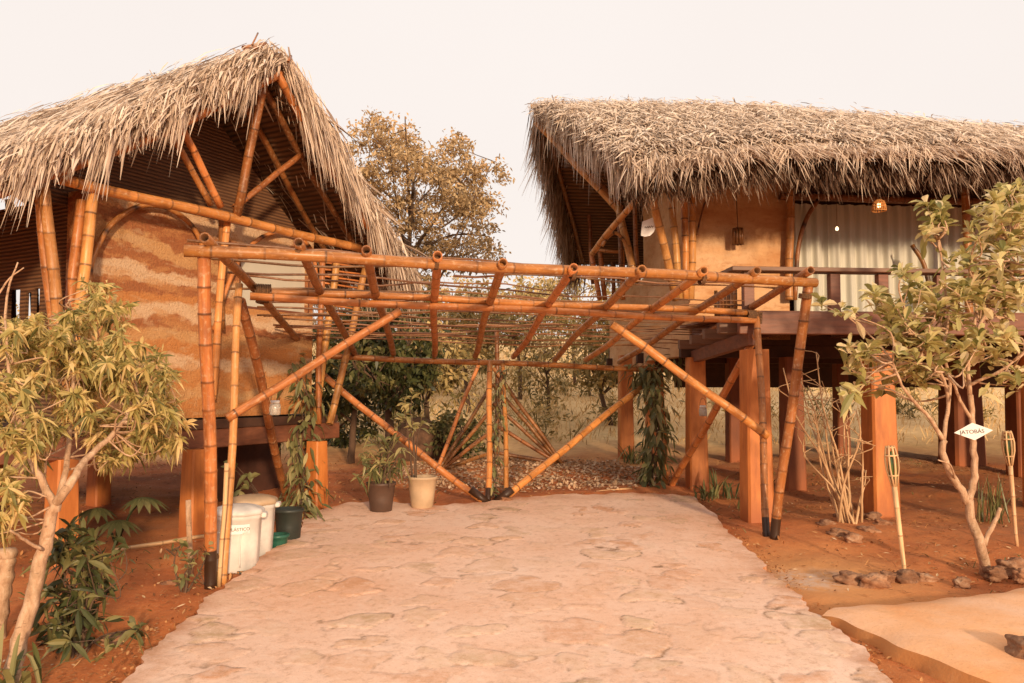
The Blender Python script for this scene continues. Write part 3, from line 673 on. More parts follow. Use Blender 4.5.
hp = lambda name, p, q, r, mat='bamboo', **k: pole(name, p, q, r, h1, mat, **k)
hp('tie_beam', TLp-g1*.15, TRp+g1*.25, .048, 'bamboo', seg=.3)
hp('king_post', mid+V(0, 0, .02), APX+r1*.06-V(0, 0, .1), .045, 'bamboo_d', seg=.3)
def on_slope_line(px, py, back):  # point in the gable plane shifted back along the ridge
    o = mid+r1*back; d = ray(px, py); nrm = r1; t = np.dot(o-V(0, 0, EYE), nrm)/np.dot(d, nrm); return V(0, 0, EYE)+d*t
hp('strut', on_slope_line(221, 207, .02), on_slope_line(170, 104, -.1), .036)
hp('strut', on_slope_line(211, 205, .03), on_slope_line(160, 114, -.05), .03)
hp('strut', on_slope_line(234, 208, .02), on_slope_line(304, 152, -.1), .032)
for s, sg in ((sl, -1), (sr, 1)):
    for off, a, rr, mt_ in ((.23, .015, .04, 'bamboo'), (.25, .09, .036, 'bamboo_d'), (.24, .2, .034, 'bamboo_d'), (.24, .36, .034, 'bamboo_d'), (.24, .56, .034, 'bamboo_d')):
        off -= .06; p0 = s.at(np.array(a), np.array(.02))-s.n*off; p1 = s.at(np.array(a), np.array(.97))-s.n*off
        hp('rafter', p0, p1, rr, mt_, bend=s.c, bdir=s.n)
# front wall
WB = .34; ZF = 1.36
wl = TLp+g1*.28+r1*WB; wr = TLp+g1*3.1+r1*WB
def wallquad(mb, a, b_, z0, z1, th=.12, nx=30, nzv=20, holes=()):
    """thin solid wall between plan points a, b with rectangular openings (u0,u1,z0,z1)"""
    us = sorted(set([0, 1]+[h for q in holes for h in q[:2]])); zs = sorted(set([z0, z1]+[h for q in holes for h in q[2:]]))
    e = nz((b_-a)*V(1, 1, 0)); nrm = V(-e[1], e[0], 0)
    for i in range(len(us)-1):
        for j in range(len(zs)-1):
            um, zm = (us[i]+us[i+1])/2, (zs[j]+zs[j+1])/2
            if any(q[0] < um < q[1] and q[2] < zm < q[3] for q in holes): continue
            p, q_ = a+(b_-a)*us[i], a+(b_-a)*us[i+1]; bq, tq = [], []
            for L_, z in ((bq, zs[j]), (tq, zs[j+1])):
                for c_ in (p, q_, q_+nrm*th, p+nrm*th): L_.append(V(c_[0], c_[1], z))
            hexa(mb, bq, tq)
    return mb
mb = MB(); wallquad(mb, wl, wr, ZF, 3.34, .2, holes=[(.62, .97, 2.5, 3.14)]); mb.build('wall', M['earthwall'], h1)
# side and rear walls
mb = MB(); wallquad(mb, wr+r1*.2, wr+r1*3.6, ZF, 2.95, .2); mb.build('wall', M['earthwall'], h1)
mb = MB(); wallquad(mb, wr+r1*3.6, wl+r1*3.6, ZF, 3.3, .2, holes=[(.2, .62, 1.9, 3.1)]); mb.build('wall', M['earthwall'], h1)
mb = MB(); wallquad(mb, wl+r1*3.4, wl+r1*.2, ZF, 3.3, .03, holes=[(.734, .79, 2.0, 2.54), (.819, .845, 2.0, 2.5), (.857, .884, 2.0, 2.53), (.915, .9625, 2.0, 2.46)]); mb.build('side_screen', M['mat'], h1)
# window
wn = MB(); a, b_ = wl+(wr-wl)*.615, wl+(wr-wl)*.975; wallquad(wn, a+r1*.05, b_+r1*.05, 2.49, 3.15, .02)
wn = wn.build('window', M['glass'], h1)
mb = MB()
for u in (0, 1):
    c_ = a+(b_-a)*u+r1*.02; bevbox(mb, V(c_[0], c_[1], 2.82), g1, r1, V(0, 0, 1), .014, .02, .33, .004)
for z in (2.495, 3.145):
    c_ = a+(b_-a)*.5+r1*.018; bevbox(mb, V(c_[0], c_[1], z), g1, r1, V(0, 0, 1), np.linalg.norm(b_-a)/2+.02, .02, .014, .004)
mb.build('frame', M['deckwood'], wn)
# gable mat
mb = MB(); back = .55
pa, pb, pc_ = mid-g1*2.3+r1*back, mid+g1*2.3+r1*back, mid+r1*back
pa[2] = pb[2] = 3.22; z0 = 3.22
tri_t = V(pc_[0], pc_[1], 4.62); q = [V(*(mid-g1*1.75+r1*back)[:2], z0), V(*(mid+g1*1.75+r1*back)[:2], z0), tri_t]
mb.add(np.array(q+[p+r1*.03 for p in q]), [[0, 1, 2], [5, 4, 3], [0, 3, 4, 1], [1, 4, 5, 2], [2, 5, 3, 0]]); mb.build('gable_mat', M['mat'], h1)
# arches
def arch(pts, back, r=.02, mat='bamboo', par=h1):
    mb = MB(); bambooc(mb, [on_slope_line(x, y, back) for x, y in pts], r); mb.build('arch', M[mat], par, smooth=True)
arch([(88, 290), (93, 258), (110, 226), (135, 208), (160, 206), (185, 219), (200, 240), (207, 275)], .26, .024)
arch([(214, 330), (228, 285), (243, 255), (262, 237), (284, 232), (303, 240), (314, 258), (318, 300)], .26, .022)
# posts
hp('post', on_slope_line(227, 216, .1), on_slope_line(212, 400, .28), .036, 'bamboo_y')
hp('post', on_slope_line(221, 212, .14), on_slope_line(222, 330, .28), .03, 'bamboo_d')
hp('post', on_slope_line(94, 192, .05), on_slope_line(74, 352, .1), .044, 'bamboo_y')
hp('post', on_slope_line(81, 200, .15), on_slope_line(66, 352, .2), .042, 'bamboo')
hp('post', on_slope_line(44, 180, .0), on_slope_line(61, 352, .0), .043, 'bamboo_y')
hp('post', on_slope_line(37, 182, .05), on_slope_line(56, 352, .05), .036, 'bamboo')
hp('post', P(338, 250, 9.25), P(315, 424, 8.9), .042, 'bamboo_y')
hp('post', P(366, 268, 9.8), P(330, 424, 9.1), .042, 'bamboo_y')
hp('post', P(322, 256, 8.9), P(318, 424, 8.9), .034, 'bamboo')
hp('post', P(28, 190, 8.2), P(38, 352, 8.2), .04, 'bamboo_d')
hp('post', P(10, 200, 8.0), P(13, 352, 8.0), .04, 'bamboo_d')
mb = MB()
for k in range(9):
    y = 262+k*7; bamboo(mb, P(322+k*.5, y, 9.3), P(368-k*1.2, y+6, 9.9), .012, n=6)
mb.build('slat_screen', M['bamboo'], h1, smooth=True)
# veranda rear screen with openings, dark
sa = TLp+r1*2.9-g1*2.2; sb = TLp+r1*2.9+g1*.25
# floor + beams
mb = MB(); fz = ZF-.02
fa, fb_ = TLp-g1*.9+r1*.12, TLp+g1*3.3+r1*.12
q = [fa, fb_, fb_+r1*4.2, fa+r1*4.2]; hexa(mb, [V(p[0], p[1], fz-.08) for p in q], [V(p[0], p[1], fz) for p in q]); mb.build('floor', M['darkwood'], h1)
mb = MB(); c_ = (fa+fb_)/2+r1*.06; bevbox(mb, V(c_[0], c_[1], fz-.175), g1, r1, V(0, 0, 1), np.linalg.norm(fb_-fa)/2+.05, .05, .09, .008); mb.build('floor_beam', M['deckwood'], h1)
for k in range(8):
    mb = MB(); c_ = fa+(fb_-fa)*(.06+k*.125)+r1*2.1; bevbox(mb, V(c_[0], c_[1], fz-.125), r1, g1, V(0, 0, 1), 2.05, .035, .04, .005); mb.build('joist', M['darkwood'], h1)
def pillar(par, foot, z1, w, ax, ay, taper=.86, mat='pillar', h=None):
    mb = MB(); foot = np.asarray(foot, float)
    z0 = gz(foot[0], foot[1])-.06; rows = []
    for z, k in ((z0, 1.0), (z0+.1, 1.0), (z0+.32, 1-(1-taper)*.15), (z1, taper)):
        hw = w/2*k; c = V(foot[0], foot[1], z); b2 = hw*.16
        rows.append([c+ax*x+ay*y for x, y in ((-hw+b2, -hw), (hw-b2, -hw), (hw, -hw+b2), (hw, hw-b2), (hw-b2, hw), (-hw+b2, hw), (-hw, hw-b2), (-hw, -hw+b2))])
    vs = np.array(rows).reshape(-1, 3); f = [[i*8+j, i*8+(j+1) % 8, (i+1)*8+(j+1) % 8, (i+1)*8+j] for i in range(3) for j in range(8)]+[list(range(24, 32))]
    mb.add(vs, f, np.repeat([1., .9, 0, 0], 8)); return mb.build('pillar', M[mat], par)
for px, py, w in ((60, 562, .2), (193, 534, .19), (316, 510, .19)):
    pillar(h1, G(px, py), fz-.26, w, g1, r1)
for s_, k in ((.25, 2.1), (1.7, 2.1), (3.0, 2.1), (.25, 4.0), (1.7, 4.0), (3.0, 4.0), (-.8, 4.0)):
    q = TLp+g1*s_+r1*k; pillar(h1, q, fz-.16, .19, g1, r1)
mb = MB(); q = TLp+g1*2.6+r1*1.3; wallquad(mb, q, q+g1*1.0, gz(0, q[1])-.05, 1.02, .04); o = mb.build('skirting_panel', M['mapron'], h1)

# ------------------------------------------------------------------ HUT 2 (right)
th = R(5); u2 = V(math.cos(th), math.sin(th), 0); v2 = V(-math.sin(th), math.cos(th), 0); ZU = V(0, 0, 1)
h2 = thing('thatched_hut', (5.5, 11.5, gz(0, 11.5)), 'raised thatched hut on orange pillars with deck and curtains, right of the carport', 'hut')
PRW = P(535, 107, 11.2)
rid = [PRW+u2*t+V(0, 0, dz_) for t, dz_ in ((0, 0), (1.5, .04), (3.1, .05), (5, -.06), (7.3, -.24), (12, -.42))]
en0 = P(636, 176, 8.35); EZ = 3.89
en = [V(en0[0], en0[1], 4.02), V(*(en0+u2*1.3)[:2], 4.22), V(*(en0+u2*4)[:2], EZ+.40), V(*(en0+u2*11)[:2], EZ+.34)]
ef0 = P(572, 258, 15.0); ef = [ef0, ef0+u2*11]
s_n = Slope(rid, en, .06); s_f = Slope(rid, ef, .06)
mt, ml = MB(), MB(); slope_shell(mt, ml, s_n, .14, 60, 20); slope_shell(mt, ml, s_f, .14, 40, 14)
thatch_blades(mt, s_n, 10500, 7, (.10, .26), (.010, .026), 0, .86, .06, .95); thatch_blades(mt, s_f, 900, 7, (.3, .5), (.014, .03), 0, 1, .2, .4)
e = s_n.at(np.linspace(0, .85, 60), np.ones(60)); og = nz(s_n.down*V(1, 1, 0))
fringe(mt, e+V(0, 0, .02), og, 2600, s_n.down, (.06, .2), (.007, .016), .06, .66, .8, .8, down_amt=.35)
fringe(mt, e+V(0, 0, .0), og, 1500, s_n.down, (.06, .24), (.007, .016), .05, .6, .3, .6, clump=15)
fringe(mt, e-V(0, 0, .08)-og*.2, og, 4200, s_n.down, (.10, .22), (.009, .02), .10, -.05, .1, .5)  # this layer and the next: shade under the eave painted as near-black strips
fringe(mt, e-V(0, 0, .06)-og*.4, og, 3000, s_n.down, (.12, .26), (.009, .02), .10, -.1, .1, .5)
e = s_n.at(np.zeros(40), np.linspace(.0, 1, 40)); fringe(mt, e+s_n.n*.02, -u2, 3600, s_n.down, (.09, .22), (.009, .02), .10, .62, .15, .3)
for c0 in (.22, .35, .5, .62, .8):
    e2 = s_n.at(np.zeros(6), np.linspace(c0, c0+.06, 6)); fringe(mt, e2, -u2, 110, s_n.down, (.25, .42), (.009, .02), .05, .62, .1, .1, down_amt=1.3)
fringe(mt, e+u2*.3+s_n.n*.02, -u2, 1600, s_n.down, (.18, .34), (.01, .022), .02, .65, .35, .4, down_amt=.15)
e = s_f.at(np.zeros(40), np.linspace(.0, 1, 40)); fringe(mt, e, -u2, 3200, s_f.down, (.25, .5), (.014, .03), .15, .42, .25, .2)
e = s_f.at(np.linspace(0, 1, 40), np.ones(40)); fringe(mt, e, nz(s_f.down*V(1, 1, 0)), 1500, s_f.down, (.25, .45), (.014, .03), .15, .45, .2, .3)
N = 2600; tt = rng.uniform(0, .9, N); pr = s_n.at(tt, np.zeros(N)); sd = rng.choice([-1, 1], N)
blades(mt, pr+rng.normal(0, .05, (N, 3))+V(0, 0, .02), np.where(sd[:, None] > 0, s_n.down, s_f.down)+u2*rng.normal(0, .7, (N, 1))+ZU*rng.normal(.1, .22, (N, 1)), ZU+rdir(N)*.5, rng.uniform(.08, .24, N), rng.uniform(.005, .014, N), .25, rng.normal(.5, .2, N))
ro = mt.build('roof', M['thatch'], h2); ml.build('roof_lining', M['mat'], ro)
mb = MB(); bamboo(mb, PRW-u2*.06+ZU*.0, PRW+u2*1.2+ZU*.03, .035); mb.build('ridge_pole', M['cane'], ro, smooth=True)
hq = lambda name, p, q, r, mat='bamboo', **k: pole(name, p, q, r, h2, mat, **k)
for s in (s_n, s_f):
    for a in (.02, .11, .2, .32, .46, .6):
        p0 = s.at(np.array(a), np.array(.02))-s.n*.19; p1 = s.at(np.array(a), np.array(.96))-s.n*.19
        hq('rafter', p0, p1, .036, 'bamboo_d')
# front wall (plaster), curtain wall, side wall
wc = V(2.27, 10.2, 0); FZ = 2.42
XE = 9.0
mb = MB(); wallquad(mb, wc, wc+u2*1.33, FZ-.15, 4.6, .18); mb.build('wall', M['plaster'], h2)
mb = MB(); wallquad(mb, wc+v2*.18+u2*.0, wc+v2*2.3, FZ-.35, 5.0, -.0-.16); mb.build('wall', M['plaster'], h2)
mb = MB(); wallquad(mb, wc+v2*2.3, wc+v2*4.9, FZ-.42, 3.36, -.16); mb.build('parapet', M['plaster'], h2)
mb = MB(); wallquad(mb, wc+v2*2.3+u2*.18, wc+v2*2.3+u2*2.5, FZ-.1, 5.1, .1); mb.build('inner_wall', M['darkwood'], h2)
mb = MB(); wallquad(mb, wc+v2*4.9+u2*1.6, wc+v2*4.9+u2*XE, FZ-.1, 4.4, .12); mb.build('rear_wall', M['plaster'], h2)
mb = MB(); wallquad(mb, wc+v2*2.4+u2*1.6, wc+v2*4.9+u2*1.6, FZ-.1, 4.9, -.1); mb.build('inner_wall', M['darkwood'], h2)
mb = MB(); wallquad(mb, wc+u2*1.33+v2*.35, wc+u2*XE+v2*.35, FZ-.1, 4.6, .1); mb.build('window_wall', M['darkwood'], h2)
mb = MB(); bamboo(mb, wc+u2*1.2+V(0, -.06, 4.12), wc+u2*7+V(0, -.06, 4.12), .05); mb.build('header_beam', M['bamboo_d'], h2, smooth=True)
# floor, deck
mb = MB(); q = [wc+u2*.05+v2*.0, wc+u2*XE, wc+u2*XE+v2*5, wc+u2*.0+v2*5]; hexa(mb, [V(p[0], p[1], FZ-.22) for p in q], [V(p[0], p[1], FZ-.06) for p in q]); mb.build('floor', M['darkwood'], h2)
dk0 = P(742, 330, 8.12); dk0 = V(dk0[0], dk0[1], 0); DZ = 2.44
mb = MB()
nb = 14
for k in range(nb):
    c = dk0+v2*(.075+k*.148)+u2*3.6; bevbox(mb, V(c[0], c[1], DZ-.015), u2, v2, ZU, 3.62, .07, .015, .004)
dko = mb.build('deck', M['deckwood'], h2)
for k in range(16):
    mb = MB(); c = dk0+u2*(.15+k*.46)+v2*1.03; bevbox(mb, V(c[0], c[1], DZ-.09), v2, u2, ZU, 1.0, .03, .055, .005); mb.build('joist', M['deckwood'], dko)
mb = MB(); c = dk0+u2*3.6-v2*.03; bevbox(mb, V(c[0], c[1], DZ-.13), u2, v2, ZU, 3.65, .035, .115, .008); mb.build('fascia_beam', M['deckwood'], h2)
# slanted side bearer under joist stubs on the left
pA, pB = P(752, 338, 8.06), P(694, 357, 10.25); e = nz(pB-pA); mb = MB(); bevbox(mb, (pA+pB)/2, e, nz(np.cross(ZU, e)), nz(np.cross(e, nz(np.cross(ZU, e)))), np.linalg.norm(pB-pA)/2, .04, .075, .006); mb.build('bearer', M['deckwood'], h2)
for k in range(4):
    p = pA+(pB-pA)*(.12+.25*k)+ZU*.13; mb = MB(); bevbox(mb, p-u2*.05, u2, v2, ZU, .22, .045, .055, .005); mb.build('joist_end', M['railwood'], h2)
for k in range(3):
    mb = MB(); c = wc+u2*4.4+v2*(.1+k*2.3); bevbox(mb, V(c[0], c[1], FZ-.3), u2, v2, ZU, 4.5, .05, .08, .006); mb.build('bearer', M['darkwood'], h2)
mb = MB(); wallquad(mb, wc+v2*4.7+u2*1.2, wc+v2*4.7+u2*XE, 1.66, FZ-.24, .06); mb.build('rear_skirt', M['darkwood'], h2)
# railing
RZ = 2.86
rl = MB(); c = dk0+u2*3.6+v2*.02; bevbox(rl, V(c[0], c[1], RZ), u2, v2, ZU, 3.72, .10, .022, .006); rl = rl.build('railing', M['railwood'], h2)
mb = MB(); c = dk0+v2*.52+u2*.0; bevbox(mb, V(c[0], c[1], RZ+.006), v2, u2, ZU, .45, .10, .02, .006); mb.build('side_rail', M['railwood'], rl)
for px in (748, 834, 882, 940, 990):
    d = ray(px, 300); t = np.dot(dk0-V(0, 0, 0)+v2*.03, v2)/np.dot(d*V(1, 1, 0), v2); q = d*t
    mb = MB(); bevbox(mb, V(q[0], q[1], (RZ+DZ)/2-.03), u2, v2, ZU, .055, .04, (RZ-DZ)/2+.0, .005); mb.build('rail_post', M['deckwood'], rl)
for k in range(7):
    q = dk0+v2*(.25+k*.1)+u2*.03; mb = MB(); bamboo(mb, V(q[0], q[1], DZ), V(q[0], q[1], DZ+.22+.1*random.random()), .02, n=7); mb.build('spindle', M['bamboo_d'], rl, smooth=True)
# pillars
for px, py, w in ((757, 520, .27), (881, 513, .29), (793, 487, .26), (697, 486, .24), (626, 458, .23), (651, 456, .16), (735, 461, .24), (962, 463, .5), (1022, 472, .3), (842, 455, .22)):
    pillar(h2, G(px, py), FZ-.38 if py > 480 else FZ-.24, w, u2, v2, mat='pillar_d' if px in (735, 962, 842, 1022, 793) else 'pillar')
q = G(881, 513)+u2*1.9+v2*.1; pillar(h2, q, FZ-.38, .29, u2, v2)
# bamboo at the prow end (struts in the end plane)
hq('prow_strut', P(536, 122, 11.1), P(622, 214, 10.9), .045, 'bamboo_y')
hq('prow_strut', P(585, 168, 11.3), P(621, 208, 10.95), .04, 'bamboo')
hq('post', P(618, 206, 10.9), P(636, 283, 10.7), .05, 'bamboo_y')
hq('brace', P(592, 253, 11.2), P(657, 174, 9.2), .042, 'bamboo_y')
hq('post', P(649, 180, 9.3), P(676, 300, 9.9), .05, 'bamboo_y')
hq('post', P(669, 176, 9.95), P(680, 300, 9.95), .046, 'bamboo_y')
hq('post', P(684, 190, 10.05), P(686, 300, 10.05), .046, 'bamboo')
hq('post', P(693, 176, 10.1), P(691, 300, 10.1), .05, 'bamboo_y')
hq('post', P(791, 182, 10.2), P(789, 300, 10.2), .05, 'bamboo_y')
hq('post', P(965, 186, 10.2), P(970, 335, 10.2), .05, 'bamboo')
hq('post', P(616, 170, 12.0), P(622, 280, 12.0), .035, 'bamboo_d')
hq('post', P(633, 185, 12.0), P(638, 280, 12.0), .035, 'bamboo_d')
hq('post', P(587, 190, 13.6), P(593, 284, 13.6), .035, 'bamboo_d')
hq('post', P(591, 252, 12.9), P(600, 300, 12.9), .04, 'bamboo')
hq('post', P(600, 252, 12.9), P(605, 300, 12.9), .04, 'bamboo')
hq('post', P(622, 250, 12.4), P(623, 300, 12.4), .04, 'bamboo')
hq('post', P(613, 262, 13.2), P(614, 300, 13.2), .035, 'bamboo_d')
hq('parapet_rail', P(597, 250, 12.9), P(621, 252, 12.7), .03, 'bamboo')
def arch2(pts, Y0, r=.022, mat='bamboo'):
    mb = MB(); bambooc(mb, [P(x, y, Y0) for x, y in pts], r); mb.build('arch', M[mat], h2, smooth=True)
arch2([(602, 246), (608, 237), (615, 233), (622, 238), (629, 252), (635, 275)], 10.75, .024, 'bamboo_y')
arch2([(634, 203), (641, 198), (649, 203), (656, 216), (662, 240), (668, 275)], 10.0, .022, 'bamboo')
arch2([(697, 235), (700, 220), (706, 200), (716, 184)], 10.1, .012, 'bamboo_d')
arch2([(795, 300), (798, 250), (806, 220), (818, 200)], 10.2, .03, 'bamboo_d')
arch2([(932, 300), (924, 265), (912, 245)], 10.3, .03, 'bamboo_d')

# curtains: pleated drapes behind the deck
def curtain(px0, px1, label, ph):
    d0 = ray(px0, 250)*V(1, 1, 0); d1 = ray(px1, 250)*V(1, 1, 0); base = wc+v2*.2
    p0 = d0*(np.dot(base, v2)/np.dot(d0, v2)); p1 = d1*(np.dot(base, v2)/np.dot(d1, v2)); L = np.linalg.norm(p1-p0)
    nx = int(L/.012); t = np.linspace(0, 1, nx); s = t*L
    fold = .035*np.sin(s*38+ph+1.2*np.sin(s*3.1+ph))+.012*np.sin(s*83+ph)
    mb = MB(); rows = np.linspace(FZ-.02, 4.1, 12); vs = []
    for z in rows:
        k = .75+.5*(4.1-z)/1.7
        vs.append(np.stack([p0[0]+(p1-p0)[0]*t, p0[1]+(p1-p0)[1]*t, np.full(nx, z)], 1)-v2*(fold*k)[:, None])
    idx = np.arange(nx*12).reshape(12, nx)
    mb.add(np.concatenate(vs), np.stack([idx[:-1, :-1], idx[:-1, 1:], idx[1:, 1:], idx[1:, :-1]], -1).reshape(-1, 4))
    c = (p0+p1)/2
    o = mb.build('curtain', M['curtain'], None, True, (c[0], c[1], FZ)); tag(o, label, 'curtain', 'curtains behind the deck')
curtain(793, 827.2, 'narrow off-white pleated curtain next to the bamboo post beside the plaster wall', 0)
curtain(827.6, 901.4, 'wide off-white pleated curtain behind the glowing pendant lamp', 2)
curtain(902, 1060, 'off-white pleated curtain mostly hidden behind the light-leaved tree', 4)

# ------------------------------------------------------------------ plants
def limb(mb, pts, r0, r1_, k=4, n=7):
    p = smooth_path(pts, k); p = p+rng.normal(0, r1_*.25, p.shape); tube(mb, p, np.linspace(r0, r1_, len(p)), n); return p
def rosettes(mb, cs, per_, L, W, axis_up=.6, droop=.35, var=(.5, .2), fold=.12, spread=1.0, prof=None):
    for c in cs:
        n = max(3, int(rng.normal(per_, per_*.2))); ax = nz(rdir(1)[0]*.7+V(0, 0, axis_up)); cv = rng.normal(0, .12)
        d = nz(rdir(n)*spread+ax*.7); pos = c+ax*rng.uniform(-.06, .04, (n, 1))
        blades(mb, pos, d, ax+rdir(n)*.35, rng.uniform(*L, n), rng.uniform(*W, n), rng.uniform(droop*.4, droop*1.5, n), rng.normal(var[0]+cv, var[1], n), fold, prof)
def twig_to(mb, c, nodes, r=.006):
    nodes = np.asarray(nodes); d = np.linalg.norm(nodes-c, axis=1)+np.maximum(0, nodes[:, 2]-c[2])*.8; q = nodes[np.argmin(d)]
    m_ = (c+q)/2+rng.normal(0, .06, 3)+V(0, 0, -.03); limb(mb, [q, m_, c], r*1.6, r*.6, 4, 5)

# left foreground tree
lt = thing('leafy_tree', G(14, 676), 'pale trunked tree with narrow drooping leaves in front of the left hut', 'tree')
mb = MB(); T = lambda x, y, Y=4.25: P(x, y, Y)
b0 = G(10, 683)
trunk = limb(mb, [b0+V(0, 0, -.05), T(20, 640), T(37, 580), T(48, 530), T(56, 503)], .045, .028, 5, 9)
n1_ = limb(mb, [T(56, 503), T(72, 480), T(86, 460, 4.4), T(115, 432, 4.6), T(140, 400, 4.8)], .026, .01)
n2_ = limb(mb, [T(55, 505), T(40, 478), T(26, 450), T(18, 420), T(10, 405)], .022, .012)
n3_ = limb(mb, [T(52, 520), T(66, 470, 4.4), T(70, 420, 4.6), T(75, 360, 4.8), T(72, 310, 4.9)], .018, .008)
n4_ = limb(mb, [T(42, 550, 4.2), T(25, 540, 4.1), T(10, 530, 4.0)], .01, .006)
n5_ = limb(mb, [T(20, 440), T(10, 380, 4.3), T(5, 320, 4.4)], .012, .006)
limb(mb, [T(5, 320, 4.4), T(8, 290, 4.4), T(18, 262, 4.4)], .008, .004); limb(mb, [T(-5, 300, 4.4), T(10, 278, 4.4), T(24, 268, 4.4)], .006, .003)
nodes = np.concatenate([n1_, n2_, n3_, n5_])
cs = []
def reg(x0, y0, x1, y1, n, Ya, Yb):
    for _ in range(n): cs.append(P(rng.uniform(x0, x1), rng.uniform(y0, y1), rng.uniform(Ya, Yb)))
reg(60, 300, 125, 360, 26, 4.5, 5.2); reg(5, 318, 80, 400, 46, 4.2, 5.0); reg(60, 345, 172, 425, 78, 4.4, 5.3); reg(-10, 380, 60, 480, 40, 4.0, 4.7); reg(100, 360, 180, 450, 30, 4.6, 5.2)
reg(90, 410, 180, 462, 38, 4.6, 5.3); reg(10, 320, 60, 350, 14, 4.2, 4.8); reg(75, 285, 110, 312, 7, 4.6, 4.9); reg(-20, 470, 25, 540, 12, 3.9, 4.3)
for c in cs[::2]: twig_to(mb, c, nodes, .004)
tr = mb.build('trunk', M['bark'], lt, True)
mb = MB(); rosettes(mb, cs, 30, (.045, .10), (.013, .026), .5, .5, (.5, .28), .14, 1.7); mb.build('crown', M['leaf_l'], lt)

# lower-left dark shrub
def shrub(name, base, cs, mat, label, cat, per_=9, L=(.09, .16), W=(.025, .045), droop=.4, var=(.5, .22), stem='barkd', up=.5, sr=.006, group=None):
    t = thing(name, base, label, cat, group); mb = MB(); base = np.asarray(base, float)
    nodes_ = []
    for i_, c in enumerate(cs):
        if i_ < 6: m_ = base*(.45)+c*.55+V(0, 0, .08)*rng.uniform(0, 1)+rng.normal(0, .03, 3); nodes_.append(limb(mb, [base+rng.normal(0, .02, 3)*V(1, 1, 0)-V(0, 0, .03), m_, c], sr*1.5, sr*.5, 4, 5)[3:])
        else: twig_to(mb, np.asarray(c), np.concatenate(nodes_), sr*.5)
    mb.build('stem', M[stem], t, True); mb = MB(); rosettes(mb, cs, per_, L, W, up, droop, var); mb.build('foliage', M[mat], t); return t
shrub('green_shrub', G(78, 655), [P(rng.normal(80, 22), rng.uniform(535, 650), rng.uniform(4.3, 5.0)) for _ in range(60)]+[P(rng.normal(70, 12), rng.uniform(525, 560), 4.6) for _ in range(10)], 'leaf_d', 'dark green leafy shrub on red earth beside the pale trunk', 'shrub', 10, (.08, .15), (.025, .042), .4, (.62, .25))
# corner blades
def clump(name, base, n, L, W, label, cat, mat='grass', lean=.5, droop=.5, var=(.5, .22), rad=.05, up=1.0):
    base = np.asarray(base, float); t = MB(); d = rdir(n)*V(1, 1, 0)*rng.uniform(.1, lean, (n, 1))+V(0, 0, up)
    pos = base+rng.normal(0, rad, (n, 3))*V(1, 1, 0)-V(0, 0, .02)
    blades(t, pos, d, rdir(n)*.3+nz(d*V(1, 1, 0))*-1+V(0, 0, .2), rng.uniform(*L, n), rng.uniform(*W, n), rng.uniform(droop*.4, droop*1.3, n), rng.normal(*var, n), .15, [(0, .7), (.3, 1), (.6, .8), (.85, .45), (1, .03)])
    o = t.build(name, M[mat], None, False, base); return tag(o, label, cat)
clump('strap_leaf_plant', G(2, 690), 26, (.3, .55), (.02, .045), 'strap-leaved plant at the foot of the pale trunk', 'plant', 'grass', .9, .5, (.6, .25), .08)
clump('strap_leaf_plant', G(722, 496), 34, (.3, .55), (.014, .03), 'green strap-leaved clump beside the front orange pillar', 'plant', 'grass', .7, .6, (.45, .2), .1)
clump('strap_leaf_plant', G(703, 498), 20, (.2, .35), (.014, .03), 'small strap-leaved clump at the driveway corner beneath the jar lamp', 'plant', 'grass', .8, .6, (.45, .2), .08)
clump('strap_leaf_plant', G(744, 507), 20, (.2, .4), (.02, .03), 'short strap leaves flopping against the foot of the front pillar', 'plant', 'grass', .7, .9, (.4, .2), .05)
clump('spiky_plant', G(634, 462), 40, (.35, .6), (.018, .035), 'grey-green arching spiky plant left of the right vine column', 'plant', 'grass', .9, .7, (.5, .2), .1)
clump('spiky_plant', G(994, 520), 40, (.35, .7), (.012, .022), 'dark spiky plant behind the right garden torch', 'plant', 'leaf_v', .5, .3, (.5, .2), .07)
clump('bromeliad', G(291, 528), 28, (.14, .28), (.018, .03), 'tan rosette of spiky leaves beside the left vine column', 'plant', 'drygrass', 1.0, .6, (.4, .2), .03)
# cut stump post at far left
mb = MB(); b_ = G(-6, 640); p = [b_-V(0, 0, .05), b_+V(.02, 0, .2), P(4, 580, b_[1]), P(7, 556, b_[1]-.02)]
sp = smooth_path(p, 5); tube(mb, sp, np.linspace(.06, .045, len(sp))*(1+.12*np.sin(np.arange(len(sp))*1.9)), 12); lathe(mb, P(7, 552, b_[1]-.02)-V(0, 0, .03), [(.02, -.02), (.052, 0), (.058, .03), (.045, .05), (.01, .055)], 14)
o = mb.build('cut_stump', M['bark'], None, True, b_); tag(o, 'mottled cut tree stump at the far left behind the strap leaves', 'stump')

# right tree
rt = thing('broadleaf_tree', G(985, 569), 'forked garden tree with pale olive leaves in front of the right deck', 'tree')
mb = MB(); T = lambda x, y, Y=6.15: P(x, y, Y)
b0 = G(985, 569)
t0 = limb(mb, [b0-V(0, 0, .05), T(980, 545), T(972, 520), T(968, 500)], .04, .03, 4, 9)
A1 = limb(mb, [T(968, 502), T(955, 480, 6.1), T(944, 458, 6.05), T(943, 440, 6.05)], .03, .022)
A2 = limb(mb, [T(943, 440, 6.05), T(930, 418, 6.0), T(915, 402, 5.95), T(902, 385, 5.9), T(893, 362, 5.9)], .017, .007)
A3 = limb(mb, [T(943, 440, 6.05), T(948, 405, 6.1), T(944, 380, 6.1), T(930, 360, 6.1), T(915, 335, 6.0)], .017, .007)
A4 = limb(mb, [T(948, 410, 6.1), T(950, 380, 6.2), T(943, 350, 6.2), T(948, 320, 6.2), T(943, 270, 6.2), T(938, 240, 6.2)], .014, .007)
